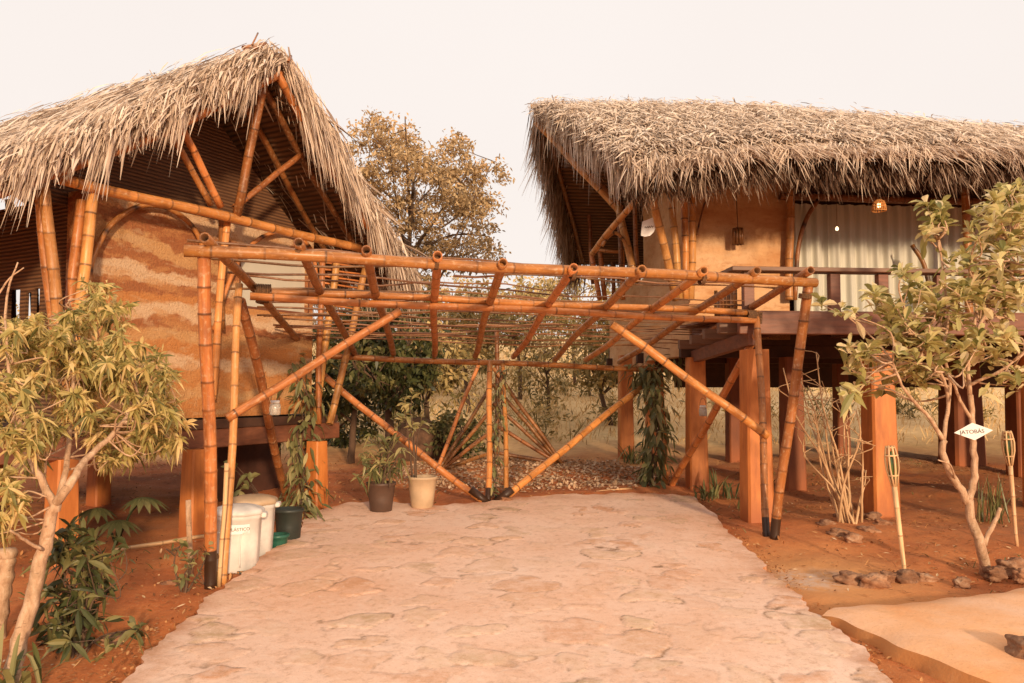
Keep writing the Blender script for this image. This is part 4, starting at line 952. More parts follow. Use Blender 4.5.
B1 = limb(mb, [T(969, 500), T(975, 478), T(974, 450), T(972, 425), T(970, 395)], .029, .02)
B2 = limb(mb, [T(970, 395), T(968, 370), T(972, 340, 6.2), T(976, 300, 6.2), T(970, 260, 6.2)], .018, .008)
B3 = limb(mb, [T(970, 385), T(985, 378, 6.1), T(1002, 370, 6.0), T(1025, 352, 6.0)], .014, .008)
B4 = limb(mb, [T(972, 420), T(960, 400, 6.1), T(954, 385, 6.0), T(945, 372, 5.9)], .014, .008)
B5 = limb(mb, [T(972, 340, 6.2), T(985, 315, 6.3), T(1000, 280, 6.3), T(1010, 240, 6.3)], .014, .007)
limb(mb, [T(985, 545), T(993, 525), T(1000, 508)], .02, .014)
limb(mb, [T(955, 480, 6.1), T(950, 465, 5.95), T(938, 460, 5.9)], .008, .005)
nodes = np.concatenate([A2, A3, A4, B2, B3, B5, B4]); cs = []
def regp(pts, sp, n, Ya=5.8, Yb=6.6):
    for _ in range(n):
        q = pts[rng.integers(len(pts))]; cs.append(P(q[0]+rng.normal(0, sp), q[1]+rng.normal(0, sp*.8), rng.uniform(Ya, Yb)))
regp([(930, 205), (936, 222), (930, 240), (942, 258)], 6, 14, 6.1, 6.3)
regp([(960, 285), (950, 300), (975, 270), (960, 330)], 12, 22)
regp([(870, 290), (880, 305), (895, 285)], 8, 11); regp([(900, 320), (915, 300), (925, 330), (905, 345)], 13, 34)
regp([(850, 350), (860, 365), (880, 350), (845, 312), (893, 370)], 9, 24); regp([(905, 385), (930, 365), (945, 345)], 10, 10)
regp([(990, 225), (1005, 240), (1020, 215), (1015, 260)], 13, 46, 6.0, 6.7); regp([(985, 290), (1010, 300), (1030, 280), (1000, 330)], 15, 46, 6.0, 6.7)
regp([(990, 360), (1015, 345), (1020, 380), (975, 340)], 10, 14); regp([(880, 330), (860, 375), (920, 380), (955, 360)], 14, 18); regp([(1000, 200), (1018, 195), (990, 255)], 8, 14, 6.2, 6.7)
cs = [c for c in cs if rng.uniform() < .82]
for c in cs: twig_to(mb, c, nodes, .006)
mb.build('trunk', M['bark'], rt, True)
mb = MB(); rosettes(mb, cs, 12, (.09, .16), (.04, .066), 1.5, .35, (.55, .28), .16, .85, [(0, .1), (.25, .55), (.6, 1), (.85, .75), (1, .12)])
fl = [P(x, y, 5.9) for x, y in ((998, 375), (842, 385), (985, 392), (850, 395))]; rosettes(mb, fl, 6, (.10, .16), (.045, .07), .6, .5, (.45, .2))
mb.build('crown', M['leaf_r'], rt)

# dry twig bush
tb = G(850, 525); t_ = thing('dry_twig_bush', tb, 'bare pale twiggy bush in a ring of stones between two pillars', 'bush')
for i, (x, y) in enumerate([(800, 374), (808, 386), (783, 368), (816, 352), (836, 402), (846, 398), (812, 410), (856, 410), (862, 440), (829, 425), (805, 430), (866, 470), (838, 450), (853, 455), (795, 372)]):
    mb = MB(); tip = P(x, y, tb[1]+rng.uniform(-.35, .35)); a = tb+rng.normal(0, .05, 3)*V(1, 1, 0)
    pth = limb(mb, [a-V(0, 0, .03), a*.62+tip*.38+rng.normal(0, .03, 3), a*.3+tip*.7+rng.normal(0, .04, 3), tip], .014, .005, 5, 6)
    for _ in range(3):
        q = pth[rng.integers(len(pth)//2, len(pth)-1)]; limb(mb, [q, q+V(rng.normal(0, .06), rng.normal(0, .06), .1), q+V(rng.normal(0, .12), rng.normal(0, .1), rng.uniform(.05, .28))], .006, .003, 3, 5)
    mb.build('branch', M['drytwig'], t_, True)

# vines
def vine(path, n, rad, label, L=(.08, .15), W=(.035, .06), mat='leaf_v', var=(.5, .22)):
    path = np.asarray(path); t = thing('climbing_vine', path[0], label, 'vine'); mb = MB()
    for k in range(3):
        s = sample_path(path, 40); s = s+np.stack([.04*np.sin(np.arange(40)*.6+k*2), .04*np.cos(np.arange(40)*.6+k*2), 0*np.arange(40)], 1); tube(mb, s, .007, 5)
    mb.build('stem', M['barkd'], t, True)
    s = sample_path(path, 200); c = s[rng.integers(0, 200, n)]; off = rdir(n)*rng.uniform(.2, 1, (n, 1))*rad; pos = c+off*V(1, 1, .8)
    mb = MB(); blades(mb, pos, nz(off)*.6+V(0, 0, -.7)+rdir(n)*.5, nz(off)+V(0, 0, .5)+rdir(n)*.3, rng.uniform(*L, n), rng.uniform(*W, n), rng.uniform(.1, .5, n), rng.normal(*var, n), .12)
    mb.build('foliage', M[mat], t); return t
ax = G(300, 524)
vine([ax, P(306, 480, 8.6), P(298, 440, 8.7), P(309, 405, 8.8), P(300, 380, 8.9), P(292, 352, 9.2)], 400, .24, 'green vine climbing the rear left carport post beside the hut wall')
vine([P(652, 489, 10.3), P(656, 440, 10.4), P(655, 400, 10.6), P(650, 378, 10.9), P(640, 370, 10.9), P(680, 365, 11.1)], 480, .26, 'dense green vine covering the rear right carport post', (.1, .18), (.04, .07))
vine([P(492, 498, 9.2), P(497, 440, 9.6), P(500, 400, 9.9), P(504, 370, 10.2)], 130, .1, 'sparse green vine twining up the two centre bamboo posts', (.06, .11), (.03, .05))

# potted plants, planters
def pot(name, base, r0, r1_, h, mat, label, rimw=.012, soil=True):
    t = thing(name, base, label, 'pot'); mb = MB()
    lathe(mb, base, [(r0*.9, 0), (r0, .01), (r0+(r1_-r0)*.5, h*.5), (r1_, h-.03), (r1_+rimw, h-.025), (r1_+rimw, h), (r1_-.01, h), (r1_-.02, h-.05)], 28); mb.build('pot_body', M[mat], t, True)
    mb = MB(); lathe(mb, base, [(r1_*.4, h-.06), (r1_-.015, h-.05), (r1_*.5, h-.035), (.02, h-.03)], 20); mb.build('soil', M['soil'], t, True); return t
pb1 = G(381, 514); pot('plant_pot', pb1, .11, .145, .33, 'potbrown', 'dark brown tapered plant pot at the back edge of the driveway')
cs_ = [P(rng.normal(384, 13), rng.uniform(432, 482), pb1[1]+rng.normal(0, .1)) for _ in range(26)]
shrub('potted_shrub', pb1+V(0, 0, .3), cs_, 'leaf_v', 'leafy green shrub growing in the dark brown pot', 'shrub', 8, (.1, .18), (.025, .04), .7, (.55, .2))
pb2 = G(422, 510); pot('plant_pot', pb2, .115, .155, .36, 'potbeige', 'tall beige plant pot left of the centre post foot')
cs_ = [P(rng.normal(410, 8), rng.uniform(395, 430), pb2[1]+.1) for _ in range(10)]
shrub('potted_sapling', pb2+V(-.08, 0, .32), cs_, 'leaf_v', 'thin young sapling growing in the beige pot', 'plant', 7, (.1, .16), (.035, .05), .4, (.7, .2), 'barkd', .6, .007)
pd = G(278, 548); 
pot('plant_pot', pd+V(.02, .25, 0), .1, .12, .3, 'potdark', 'black plant pot behind the white bins')
pot('plant_pot', pd, .07, .085, .12, 'teal', 'small teal pot on the ground next to the white bins')
shrub('young_plant', G(243, 545)+V(0, .9, 0), [P(x, y, 7.2) for x, y in ((236, 470), (246, 475), (250, 485), (240, 490), (233, 462))], 'leaf_v', 'young plant with round dark leaves behind the white bins', 'plant', 4, (.09, .14), (.05, .08), .4, (.45, .2))
shrub('rose_seedling', G(186, 594), [P(rng.normal(188, 8), rng.uniform(540, 580), 5.6) for _ in range(14)], 'leaf_v', 'small leafy seedling left of the front left carport post', 'plant', 5, (.04, .07), (.02, .035), .3, (.6, .2))
for base, c, label in ((G(116, 545), [(97, 508), (143, 497), (118, 520)], 'split-leaf plant with broad lobed leaves beneath the left hut'),):
    t = thing('split_leaf_plant', base, label, 'plant'); mb = MB(); ml_ = MB()
    for x, y in c:
        tip = P(x, y, base[1]+rng.normal(0, .1)); limb(mb, [base, base*.5+tip*.5+V(0, 0, .05), tip], .012, .007, 4, 6)
        out = nz((tip-base)*V(1, 1, 0)+V(.1, -.2, 0)); sd = V(-out[1], out[0], 0); n = 13; an = np.linspace(-2.3, 2.3, n)
        d = np.cos(an)[:, None]*out+np.sin(an)[:, None]*sd+V(0, 0, -.15); blades(ml_, np.repeat([tip], n, 0), d, V(0, 0, 1), .25*(1-.12*np.abs(an)), .06, .35, rng.normal(.55, .12, n), .1)
    mb.build('stem', M['leaf_v'], t, True); ml_.build('foliage', M['leaf_v'], t)

# torches
def torch(base, top, label):
    base, top = np.asarray(base), np.asarray(top); L = np.linalg.norm(top-base); t = bpy.data.objects.new('garden_torch', None); C.objects.link(t)
    t.location = tuple(base); z = Vector(top-base).normalized(); t.rotation_euler = Vector((0, 0, 1)).rotation_difference(z).to_euler(); ROOTLOC[t.name] = V(0, 0, 0)
    tag(t, label, 'torch', 'bamboo garden torches'); h = .30
    mb = MB(); bamboo(mb, V(0, 0, -.05), V(0, 0, L-h+.02), .014, seg=.2, r1=.02); mb.build('pole', M['cane'], t, True)
    for k in range(8):
        a = k*math.pi/4; c, s = math.cos(a), math.sin(a); rr = [(.018, 0), (.03, .06), (.045, .13), (.048, .2), (.036, .27), (.028, .30)]
        p = np.array([[c*r, s*r, L-h+z_] for r, z_ in rr]); mb = MB(); tube(mb, p, .0075, 5); mb.build('slat', M['cane'], t, True)
    for z_, r in ((.08, .034), (.23, .045), (.29, .03)):
        mb = MB(); an = np.linspace(0, 2*np.pi, 17); tube(mb, np.stack([np.cos(an)*r, np.sin(an)*r, np.full(17, L-h+z_)], 1), .007, 5, cap=False); mb.build('band', M['cane'], t, True)
    mb = MB(); lathe(mb, (0, 0, L-h+.05), [(.01, 0), (.026, .01), (.032, .1), (.026, .16), (.012, .19), (.012, .21)], 14); mb.build('bottle', M['bottle'], t, True)
b1 = G(905, 577); torch(b1, P(890, 446, b1[1]), 'cane garden torch leaning beside the edging rocks, nearer of the two')
b2 = G(1017, 545); torch(b2, P(1007, 431, b2[1]), 'cane garden torch to the right of the diamond sign')

# diamond sign with writing
def text_mesh(body, size, name='lettering'):
    cu = bpy.data.curves.new('txt', 'FONT'); cu.body = body; cu.size = size; cu.align_x = 'CENTER'; cu.align_y = 'CENTER'; cu.extrude = .001
    to = bpy.data.objects.new('txt', cu); C.objects.link(to); bpy.context.view_layer.update()
    me = bpy.data.meshes.new_from_object(to.evaluated_get(bpy.context.evaluated_depsgraph_get())); me.name = name
    bpy.data.objects.remove(to); return me
def sign_frame(o, c, nrm, roll):
    z = Vector(nrm).normalized(); x = Vector((0, 0, 1)).cross(z).normalized(); y = z.cross(x)
    m = Matrix((x, y, z)).transposed(); m = m @ Matrix.Rotation(roll, 3, 'Z'); o.location = tuple(c); o.rotation_euler = m.to_euler()
c = P(973.5, 431.5, 6.10); sg = thing('diamond_sign', c, 'small white diamond name sign on the forked tree trunk', 'sign'); ROOTLOC[sg.name] = V(0, 0, 0); sign_frame(sg, c, (-.25, -1, .05), R(5))
mb = MB(); w, h = .135, .066; q = [(-w, 0), (0, -h), (w, 0), (0, h)]
mb.add(np.array([(x, y, -.006) for x, y in q]+[(x, y, 0) for x, y in q]), [[3, 2, 1, 0], [4, 5, 6, 7]]+[[i, (i+1) % 4, 4+(i+1) % 4, 4+i] for i in range(4)]); mb.build('board', M['signwhite'], sg)
me = text_mesh('JATOBÁS', .042); me.materials.append(M['ink']); o = bpy.data.objects.new('lettering', me); C.objects.link(o); o.parent = sg; o.location = (-.01, -.002, .002)
# round name plaque on hut 2
c = P(649, 227, 9.55); sg = thing('name_plaque', c, 'white rounded plaque hanging at the corner of the right hut', 'sign'); ROOTLOC[sg.name] = V(0, 0, 0); sign_frame(sg, c, (-.2, -1, -.05), R(-6))
pts = [(-.085, .06), (-.05, .075), (.0, .1), (.05, .125), (.08, .13), (.085, .06), (.08, 0), (.06, -.06), (.02, -.105), (-.04, -.12), (-.085, -.11), (-.09, -.02)]
mb = MB(); n = len(pts); mb.add(np.array([(x, y, -.008) for x, y in pts]+[(x, y, 0) for x, y in pts]), [list(range(n))[::-1][::-1], [n+i for i in range(n)][::-1]]+[[i, (i+1) % n, n+(i+1) % n, n+i] for i in range(n)]); mb.build('board', M['signwhite'], sg)
mb = MB(); t = np.linspace(0, 1, 30); tube(mb, np.stack([-.05+.1*t, .012*np.sin(t*26)+.02*t-.01, np.full(30, .003)], 1), .003, 4); mb.build('lettering', M['rope'], sg)
# bins
def bin_(base, label, text=None, rot=0):
    t = bpy.data.objects.new('white_bin', None); C.objects.link(t); t.location = tuple(base); t.rotation_euler = (0, 0, rot); ROOTLOC[t.name] = V(0, 0, 0); tag(t, label, 'bin', 'white bins beside the driveway')
    def sq(mb, prof, n=40, flute=0):
        ang = np.linspace(0, 2*np.pi, n, endpoint=False); vs = []
        for r, z in prof:
            k = r*(1+.07*np.cos(4*ang)**2*-1+.035); vs.append(np.stack([k*np.cos(ang), k*np.sin(ang), np.full(n, z)], 1))
        f = [[i*n+j, i*n+(j+1) % n, (i+1)*n+(j+1) % n, (i+1)*n+j] for i in range(len(prof)-1) for j in range(n)]+[list(range(n))[::-1], [(len(prof)-1)*n+j for j in range(n)]]
        mb.add(np.concatenate(vs), f)
    mb = MB(); sq(mb, [(.145, 0), (.155, .015), (.165, .2), (.175, .4), (.182, .405), (.182, .43), (.178, .44)]); mb.build('bin_body', M['white'], t, True)
    mb = MB(); sq(mb, [(.188, .435), (.196, .44), (.196, .465), (.18, .48), (.12, .5), (.03, .508)]); ld = mb.build('lid', M['white'] if text else M['potbeige'], t, True)
    for s in (-1, 1):
        mb = MB(); bevbox(mb, V(.2*s, 0, .425), V(1, 0, 0), V(0, 1, 0), ZU, .02, .05, .02, .008); mb.build('handle', M['white'], t)
        mb = MB(); pth = smooth_path([V(.1*s-.05, -.166, .05), V(.1*s-.05, -.172, .25), V(.1*s-.03, -.173, .31), V(.1*s+.01, -.168, .32)], 5); tube(mb, pth, .006, 5); mb.build('moulded_rib', M['white'], t, True)
    mb = MB(); bevbox(mb, V(.06, -.155, .012), V(1, 0, 0), V(0, 1, 0), ZU, .03, .012, .012, .003); mb.build('foot_notch', M['potdark'], t)
    if text:
        mb = MB(); nq = 8; a = np.linspace(-.42, .42, nq)+.25-math.pi/2; r = .183
        for z0_, z1_ in ((.305, .375),): mb.add(np.concatenate([np.stack([r*np.cos(a), r*np.sin(a), np.full(nq, z)], 1) for z in (z0_, z1_)]), [[i, i+1, nq+i+1, nq+i] for i in range(nq-1)])
        lb = mb.build('paper_label', M['signwhite'], t)
        me = text_mesh(text, .034); me.materials.append(M['ink']); me.transform(Matrix.Translation((0, 0, .187))); 
        for v in me.vertices:
            x, y, z = v.co; an = x/.183+.25-math.pi/2; rr = z; v.co = (rr*math.cos(an), rr*math.sin(an), .34+y)
        o = bpy.data.objects.new('lettering', me); C.objects.link(o); o.parent = lb
bin_(G(229, 574)+V(0, .18, -.01), 'white plastic bin with white lid and paper label behind the front left post', 'PLÁSTICO', R(8))
bin_(G(246, 559)+V(0, .16, -.01), 'white plastic bin with tan lid, the farther of the pair', None, R(8))
# jar lamps
def jar(c, label):
    t = thing('jar_lamp', c, label, 'lamp', 'glass jar lamps on the carport'); mb = MB()
    lathe(mb, c, [(.03, -.06), (.045, -.055), (.048, 0), (.044, .03), (.034, .04)], 18); mb.build('jar', M['jar'], t, True)
    mb = MB(); lathe(mb, c, [(.036, .042), (.038, .045), (.038, .062), (.03, .065)], 18); mb.build('lid', M['white'], t, True)
    mb = MB(); lathe(mb, c, [(.012, -.045), (.014, -.04), (.014, .0), (.004, .006)], 10); mb.build('candle', M['signwhite'], t, True)
    mb = MB(); an = np.linspace(0, np.pi, 9); tube(mb, np.stack([c[0]+.036*np.cos(an), np.full(9, c[1]), c[2]+.06+.09*np.sin(an)], 1), .003, 4); mb.build('wire_handle', M['rope'], t, True)
jar(P(275, 408, 6.75), 'glass jar lamp hung on the left leaning post of the carport'); jar(P(703, 411, 9.35), 'glass jar lamp hung on the right crossed brace of the carport')
# pendant lamp + reflection stand-in bulb + wall lamp
c = P(879, 206, 9.0); t = thing('pendant_lamp', c, 'glowing wicker pendant lamp hanging below the right roof eave', 'lamp')
mb = MB()
for k in range(16):
    a = k*2*math.pi/16
    tube(mb, np.array([[c[0]+r*math.cos(a), c[1]+r*math.sin(a), c[2]+z] for r, z in ((.025, .07), (.055, .05), (.07, 0), (.075, -.055))]), .0055, 5)
for r, z in ((.03, .068), (.056, .05), (.066, .022), (.071, -.01), (.076, -.055)):
    an = np.linspace(0, 2*np.pi, 25); tube(mb, np.stack([c[0]+r*np.cos(an), c[1]+r*np.sin(an), np.full(25, c[2]+z)], 1), .006, 5, cap=False)
mb.build('lamp_shade', M['wicker'], t, True)
mb = MB(); lathe(mb, c, [(.006, .045), (.014, .028), (.021, .005), (.014, -.015), (.004, -.022)], 14); mb.build('bulb', M['bulb'], t, True)
mb = MB(); tube(mb, np.array([c+V(0, 0, .07), c+V(0, 0, .5)]), .004, 5); mb.build('cord', M['rope'], t)
c = P(837, 229, 9.7); t = thing('reflection_bulb', c, 'tiny bare lit bulb in front of the curtains', 'lamp'); mb = MB(); lathe(mb, c, [(.004, .03), (.014, .018), (.02, 0), (.014, -.015), (.003, -.02)], 12); mb.build('bulb', M['bulb'], t, True)  # glowing bulb and cord added in place of a lamp's reflection in glass
mb = MB(); tube(mb, np.array([c+V(0, 0, .03), c+V(0, 0, .8)]), .0025, 5); mb.build('cord', M['rope'], t)
c = P(738, 236, 10.08); t = thing('wall_lamp', c, 'bamboo tube wall lamp hanging on the ochre wall of the right hut', 'lamp'); mb = MB()
for k in range(9):
    a = k*2*math.pi/9; bamboo(mb, c+V(.055*math.cos(a), .055*math.sin(a), -.11), c+V(.05*math.cos(a), .05*math.sin(a), .1), .018, n=6, seg=.5)
mb.build('lamp_shade', M['bamboo_d'], t, True); mb = MB(); tube(mb, np.array([c+V(0, 0, .1), c+V(-.01, 0, .45), c+V(-.01, .02, .75)]), .006, 5); mb.build('cord', M['rope'], t)

# fan trellis far behind
tl = thing('bamboo_trellis', G(500, 468), 'bamboo pole trellis fanning from two feet behind the carport', 'trellis')
fl_, fr2 = G(437, 470), G(563, 464); mast = V(*(P(497, 420, 12.3)[:2]), 0); mz = gz(mast[0], mast[1])
pole('mast', V(mast[0], mast[1], mz-.05), V(mast[0], mast[1], mz+2.05), .035, tl, 'bamboo_d')
for i, y in enumerate((362, 384, 408, 430, 452)):
    pole('fan_pole', fl_+V(.02*i, .03*i, 0), P(479 if i == 0 else 493, y, 12.25), .03, tl, 'bamboo' if i == 0 else 'bamboo_d')
for i, y in enumerate((368, 384, 403, 427, 452)):
    pole('fan_pole', fr2+V(-.02*i, .03*i, 0), P(493 if i != 3 else 499, y, 12.25), .03, tl, 'bamboo_d')

# lying / leaning sticks
def stick(name, p0, p1, r, mat, label, cat):
    mb = MB(); bamboo(mb, p0, p1, r, n=8); o = mb.build(name, M[mat], None, True, p0); tag(o, label, cat)
stick('leaning_cane', G(219, 587), P(227, 463, 5.75), .016, 'cane', 'thin pale cane leaning against the front left carport post', 'cane')
stick('lying_pole', G(112, 553)+V(0, 0, .02), G(206, 538)+V(0, 0, .02), .018, 'cane', 'thin pole lying on red earth beneath the left hut', 'pole')
stick('lying_pole', G(512, 502)+V(0, 0, .02), G(632, 490)+V(0, 0, .02), .012, 'cane', 'thin pole lying along the back edge of the driveway', 'pole')
mb = MB(); a = G(183, 532); bq = P(187, 425, a[1]+.15); e = nz(bq-a); bevbox(mb, (a+bq)/2, e, g1, r1, np.linalg.norm(bq-a)/2, .018, .012, .003); o = mb.build('white_plank', M['white'], None, False, a); tag(o, 'narrow white plank leaning on the middle pillar of the left hut', 'plank')
mb = MB(); a = G(191, 575); bamboo(mb, a, P(188, 500, a[1]+.02), .02); o = mb.build('mossy_stake', M['bark'], None, True, a); tag(o, 'short mottled stake left of the front left carport post', 'stake')

# rocks
from mathutils import noise as mnoise
def noise3(v): return mnoise.noise(Vector(v))
def rock(c, s, label, group='rocks edging the right path', flat=.6):
    s = np.asarray(s); n1_, n2_ = 26, 36; vs = []; sd = rng.uniform(0, 6, 6)
    for i in range(n1_+1):
        for j in range(n2_):
            t_, p_ = math.pi*i/n1_, 2*math.pi*j/n2_; d = V(math.sin(t_)*math.cos(p_), math.sin(t_)*math.sin(p_), math.cos(t_))
            k = 1+.10*noise3(d*1.7+sd[:3])+.16*noise3(d*4.1+sd[3:])+.08*noise3(d*9+sd[:3])+.10*math.sin(d[0]*4+sd[0])*math.sin(d[1]*4+sd[1])+.12*math.sin(d[2]*6+sd[2]+d[0]*3)+.05*math.sin(d[0]*13+sd[3])*math.sin(d[2]*11+sd[4])
            q = np.sign(d)*np.abs(d)**.8; vs.append(c+q*s*k)
    f = [[i*n2_+j, (i+1)*n2_+j, (i+1)*n2_+(j+1) % n2_, i*n2_+(j+1) % n2_] for i in range(n1_) for j in range(n2_)]
    mb = MB(); mb.add(vs, f); o = mb.build('rock', M['rock'], None, True, c); tag(o, label, 'rock', group)
for x, y, w, h, lab in ((850, 582, .105, .05, 'dark flat rock at the left end of the edging row'), (874, 586, .10, .06, 'rounded rock just left of the near torch foot'), (889, 582, .07, .055, 'upright rock touching the near torch foot on its left'), (905, 583, .085, .065, 'pale lumpy rock directly under the near torch'), (925, 581, .08, .04, 'brown rock to the right of the near torch foot'),
                        (962, 586, .055, .045, 'small dark rock standing alone midway between torch and tree'), (995, 576, .08, .05, 'mid-sized rock just below the forked tree'), (1012, 571, .10, .07, 'large pale rock beside the right picture edge'), (1022, 578, .06, .05, 'small rock in front of the large pale edging rock')):
    p = G(x, y); rock(p+V(0, 0, h*.35), (w, w*.75, h), lab)
for x, y, w, lab in ((826, 527, .085, 'orange rock at the left of the stone ring'), (838, 536, .09, 'rock at the front left of the stone ring'), (853, 541, .075, 'low brown rock at the very front of the stone ring'), (868, 533, .10, 'broad orange rock at the front right of the stone ring'), (882, 526, .08, 'rock at the right of the stone ring'), (872, 519, .09, 'dark rock at the back right of the stone ring'), (843, 519, .085, 'dark rock at the back left of the stone ring')):
    p = G(x, y); rock(p+V(0, 0, .015), (w, w*.75, .05), lab, 'stones ringing the dry bush')
p = G(1022, 655, .1); rock(p+V(.05, 0, .02), (.11, .1, .07), 'big rough brown rock on the path at the bottom right', 'loose rocks')
p = G(506, 503); rock(p+V(0, 0, .02), (.07, .06, .05), 'small pale rock at the centre post foot', 'loose rocks')
p = G(170, 586); rock(p, (.06, .05, .035), 'grey stone on the red earth left of the leafy seedling', 'loose rocks')
p = G(112, 640); rock(p, (.06, .05, .03), 'brown stone on the red earth beside the dark green shrub', 'loose rocks')
# mound
mb = MB(); p = P(418, 462, 13.2); p = V(p[0], p[1], gz(0, 13.2)); lathe(mb, p, [(.55, -.1), (.5, .15), (.42, .38), (.28, .55), (.12, .63), (.02, .65)], 20); o = mb.build('earth_mound', M['mound'], None, True, p); tag(o, 'dark brown domed earth mound behind the pots', 'mound')
# gravel bed + litter + grass (stuff)
def chips(name, pos, L, W, mat, var, label, zoff=.012, tilt=.25):
    n = len(pos); mb = MB(); d = rdir(n)*V(1, 1, tilt); blades(mb, pos+V(0, 0, zoff), d, V(0, 0, 1)+rdir(n)*.35, rng.uniform(*L, n), rng.uniform(*W, n), rng.uniform(-.2, .3, n), rng.normal(*var, n), .12)
    o = mb.build(name, M[mat]); tag(o, label, None, None, 'stuff')
def scatter(n, x0, x1, y0, y1): 
    x = rng.uniform(x0, x1, n); y = rng.uniform(y0, y1, n); return np.stack([x, y, gz(x, y)+fbm(x, y)*np.clip((15-y)/3, 0, 1)-.012], 1)
def offpave(p, m_=0.0):
    l = np.interp(p[:, 1], Lp[:, 1], Lp[:, 0]); r = np.interp(p[:, 1], Rp[:, 1], Rp[:, 0]); yb = np.interp(p[:, 0], X[-1], Y[-1])
    return p[(p[:, 0] < l-m_) | (p[:, 0] > r+m_) | (p[:, 1] > yb+m_)]
p = scatter(9000, -2.2, 2.2, 9.6, 13.2); p = p[((p[:, 0]-.2)/2.0)**2+((p[:, 1]-11.4)/1.5)**2 < 1+.2*rng.normal(size=len(p))]
chips('gravel_bed', p, (.03, .07), (.025, .05), 'gravel', (.5, .25), 'pale gravel bed behind the driveway', .015, .4)
p = offpave(scatter(30000, -6, 7.5, 3, 13), .03); p = p[~((p[:, 0] > a0[0]-.1) & (p[:, 1] < a0[1]+.3))]
k = (np.sin(p[:, 0]*2.1)+np.sin(p[:, 1]*2.7+p[:, 0]))*.5+rng.normal(0, .6, len(p)) > .0
chips('dry_leaves', p[k], (.015, .065), (.005, .022), 'litter', (.42, .3), 'fallen dry leaves and twigs littering the red earth')
# crumbs along the paving border
tt = rng.uniform(.45, 1, 420); el = edge_at(gl, tt)+np.stack([rng.normal(-.1, .08, 420), 0*tt, 0*tt], 1); er = edge_at(gr_, tt)+np.stack([rng.normal(.08, .07, 420), 0*tt, 0*tt], 1)
p = np.concatenate([el, er]); p[:, 2] = gz(p[:, 0], p[:, 1])
chips('soil_crumbs', p, (.01, .035), (.01, .028), 'litter', (.45, .25), 'dirt crumbs along the driveway edges', .01, .6)
p = scatter(42000, -24, 26, 14.5, 46); p = p[rng.uniform(0, 1, len(p)) < np.clip(1.3-(p[:, 1]-14)/40, .25, 1)]; n = len(p); mb = MB()
p[:, 2] += fbm(p[:, 0]*.12, p[:, 1]*.12)*14*np.clip((p[:, 1]-18)/30, 0, 1)
blades(mb, p, rdir(n)*V(.6, .6, .1)+V(0, 0, 1), rdir(n), rng.uniform(.08, .3, n), rng.uniform(.01, .03, n), rng.uniform(0, .5, n), rng.normal(.42, .25, n)); o = mb.build('dry_grass', M['drygrass']); tag(o, 'dry golden grass covering the hillside', None, None, 'stuff')
p = offpave(scatter(4200, -5.5, 6.5, 4.0, 13), .15); k = np.sin(p[:, 0]*1.7+1)*np.sin(p[:, 1]*1.3)+rng.normal(0, .3, len(p)) > .45; p = p[k]; p = p[~((p[:, 0] > a0[0]-.1) & (p[:, 1] < a0[1]+.3))]; n = len(p); mb = MB()
blades(mb, p, rdir(n)*V(1, 1, .1)+V(0, 0, .8), rdir(n), rng.uniform(.03, .11, n), rng.uniform(.006, .014, n), .3, rng.normal(.5, .25, n)); o = mb.build('weeds', M['grass']); tag(o, 'low scattered weeds on the red earth', None, None, 'stuff')

# undergrowth on the slope: ground cover
N = 520; ux = rng.uniform(-16, 20, N); uy = 14.6+rng.uniform(0, 1, N)**1.5*26; k = ~((ux > 1.5) & (uy < 17)); ux, uy = ux[k], uy[k]; N = len(ux)
uz = gz(ux, uy)+fbm(ux*.12, uy*.12)*14*np.clip((uy-18)/30, 0, 1); mb = MB()
per_n = 46; ci = np.repeat(np.arange(N), per_n); M_ = len(ci); sz = rng.uniform(.18, .55, N)*np.where(ux > 3, .6, 1)
pos = np.stack([ux, uy, uz], 1)[ci]+rdir(M_)*V(1, 1, .0)*(sz[ci]*rng.uniform(0, 1, M_)**.6)[:, None]*1.3+V(0, 0, 1)*(sz[ci]*rng.uniform(0, 1.6, M_))[:, None]
blades(mb, pos, rdir(M_)+V(0, 0, .5), rdir(M_)+V(0, 0, .6), rng.uniform(.06, .2, M_), rng.uniform(.02, .06, M_), .2, rng.normal(.45, .2, N)[ci]+rng.normal(0, .2, M_), None, [(0, .3), (.5, 1), (1, .1)])
st_p = np.repeat(np.stack([ux, uy, uz], 1), 5, 0); n5_ = len(st_p); blades(mb, st_p, rdir(n5_)*V(.7, .7, .2)+V(0, 0, 1), rdir(n5_), rng.uniform(.3, 1.0, n5_), .015, .1, .15)
o = mb.build('undergrowth', M['leaf_h']); tag(o, 'tangled dry undergrowth covering the slope', None, None, 'stuff')
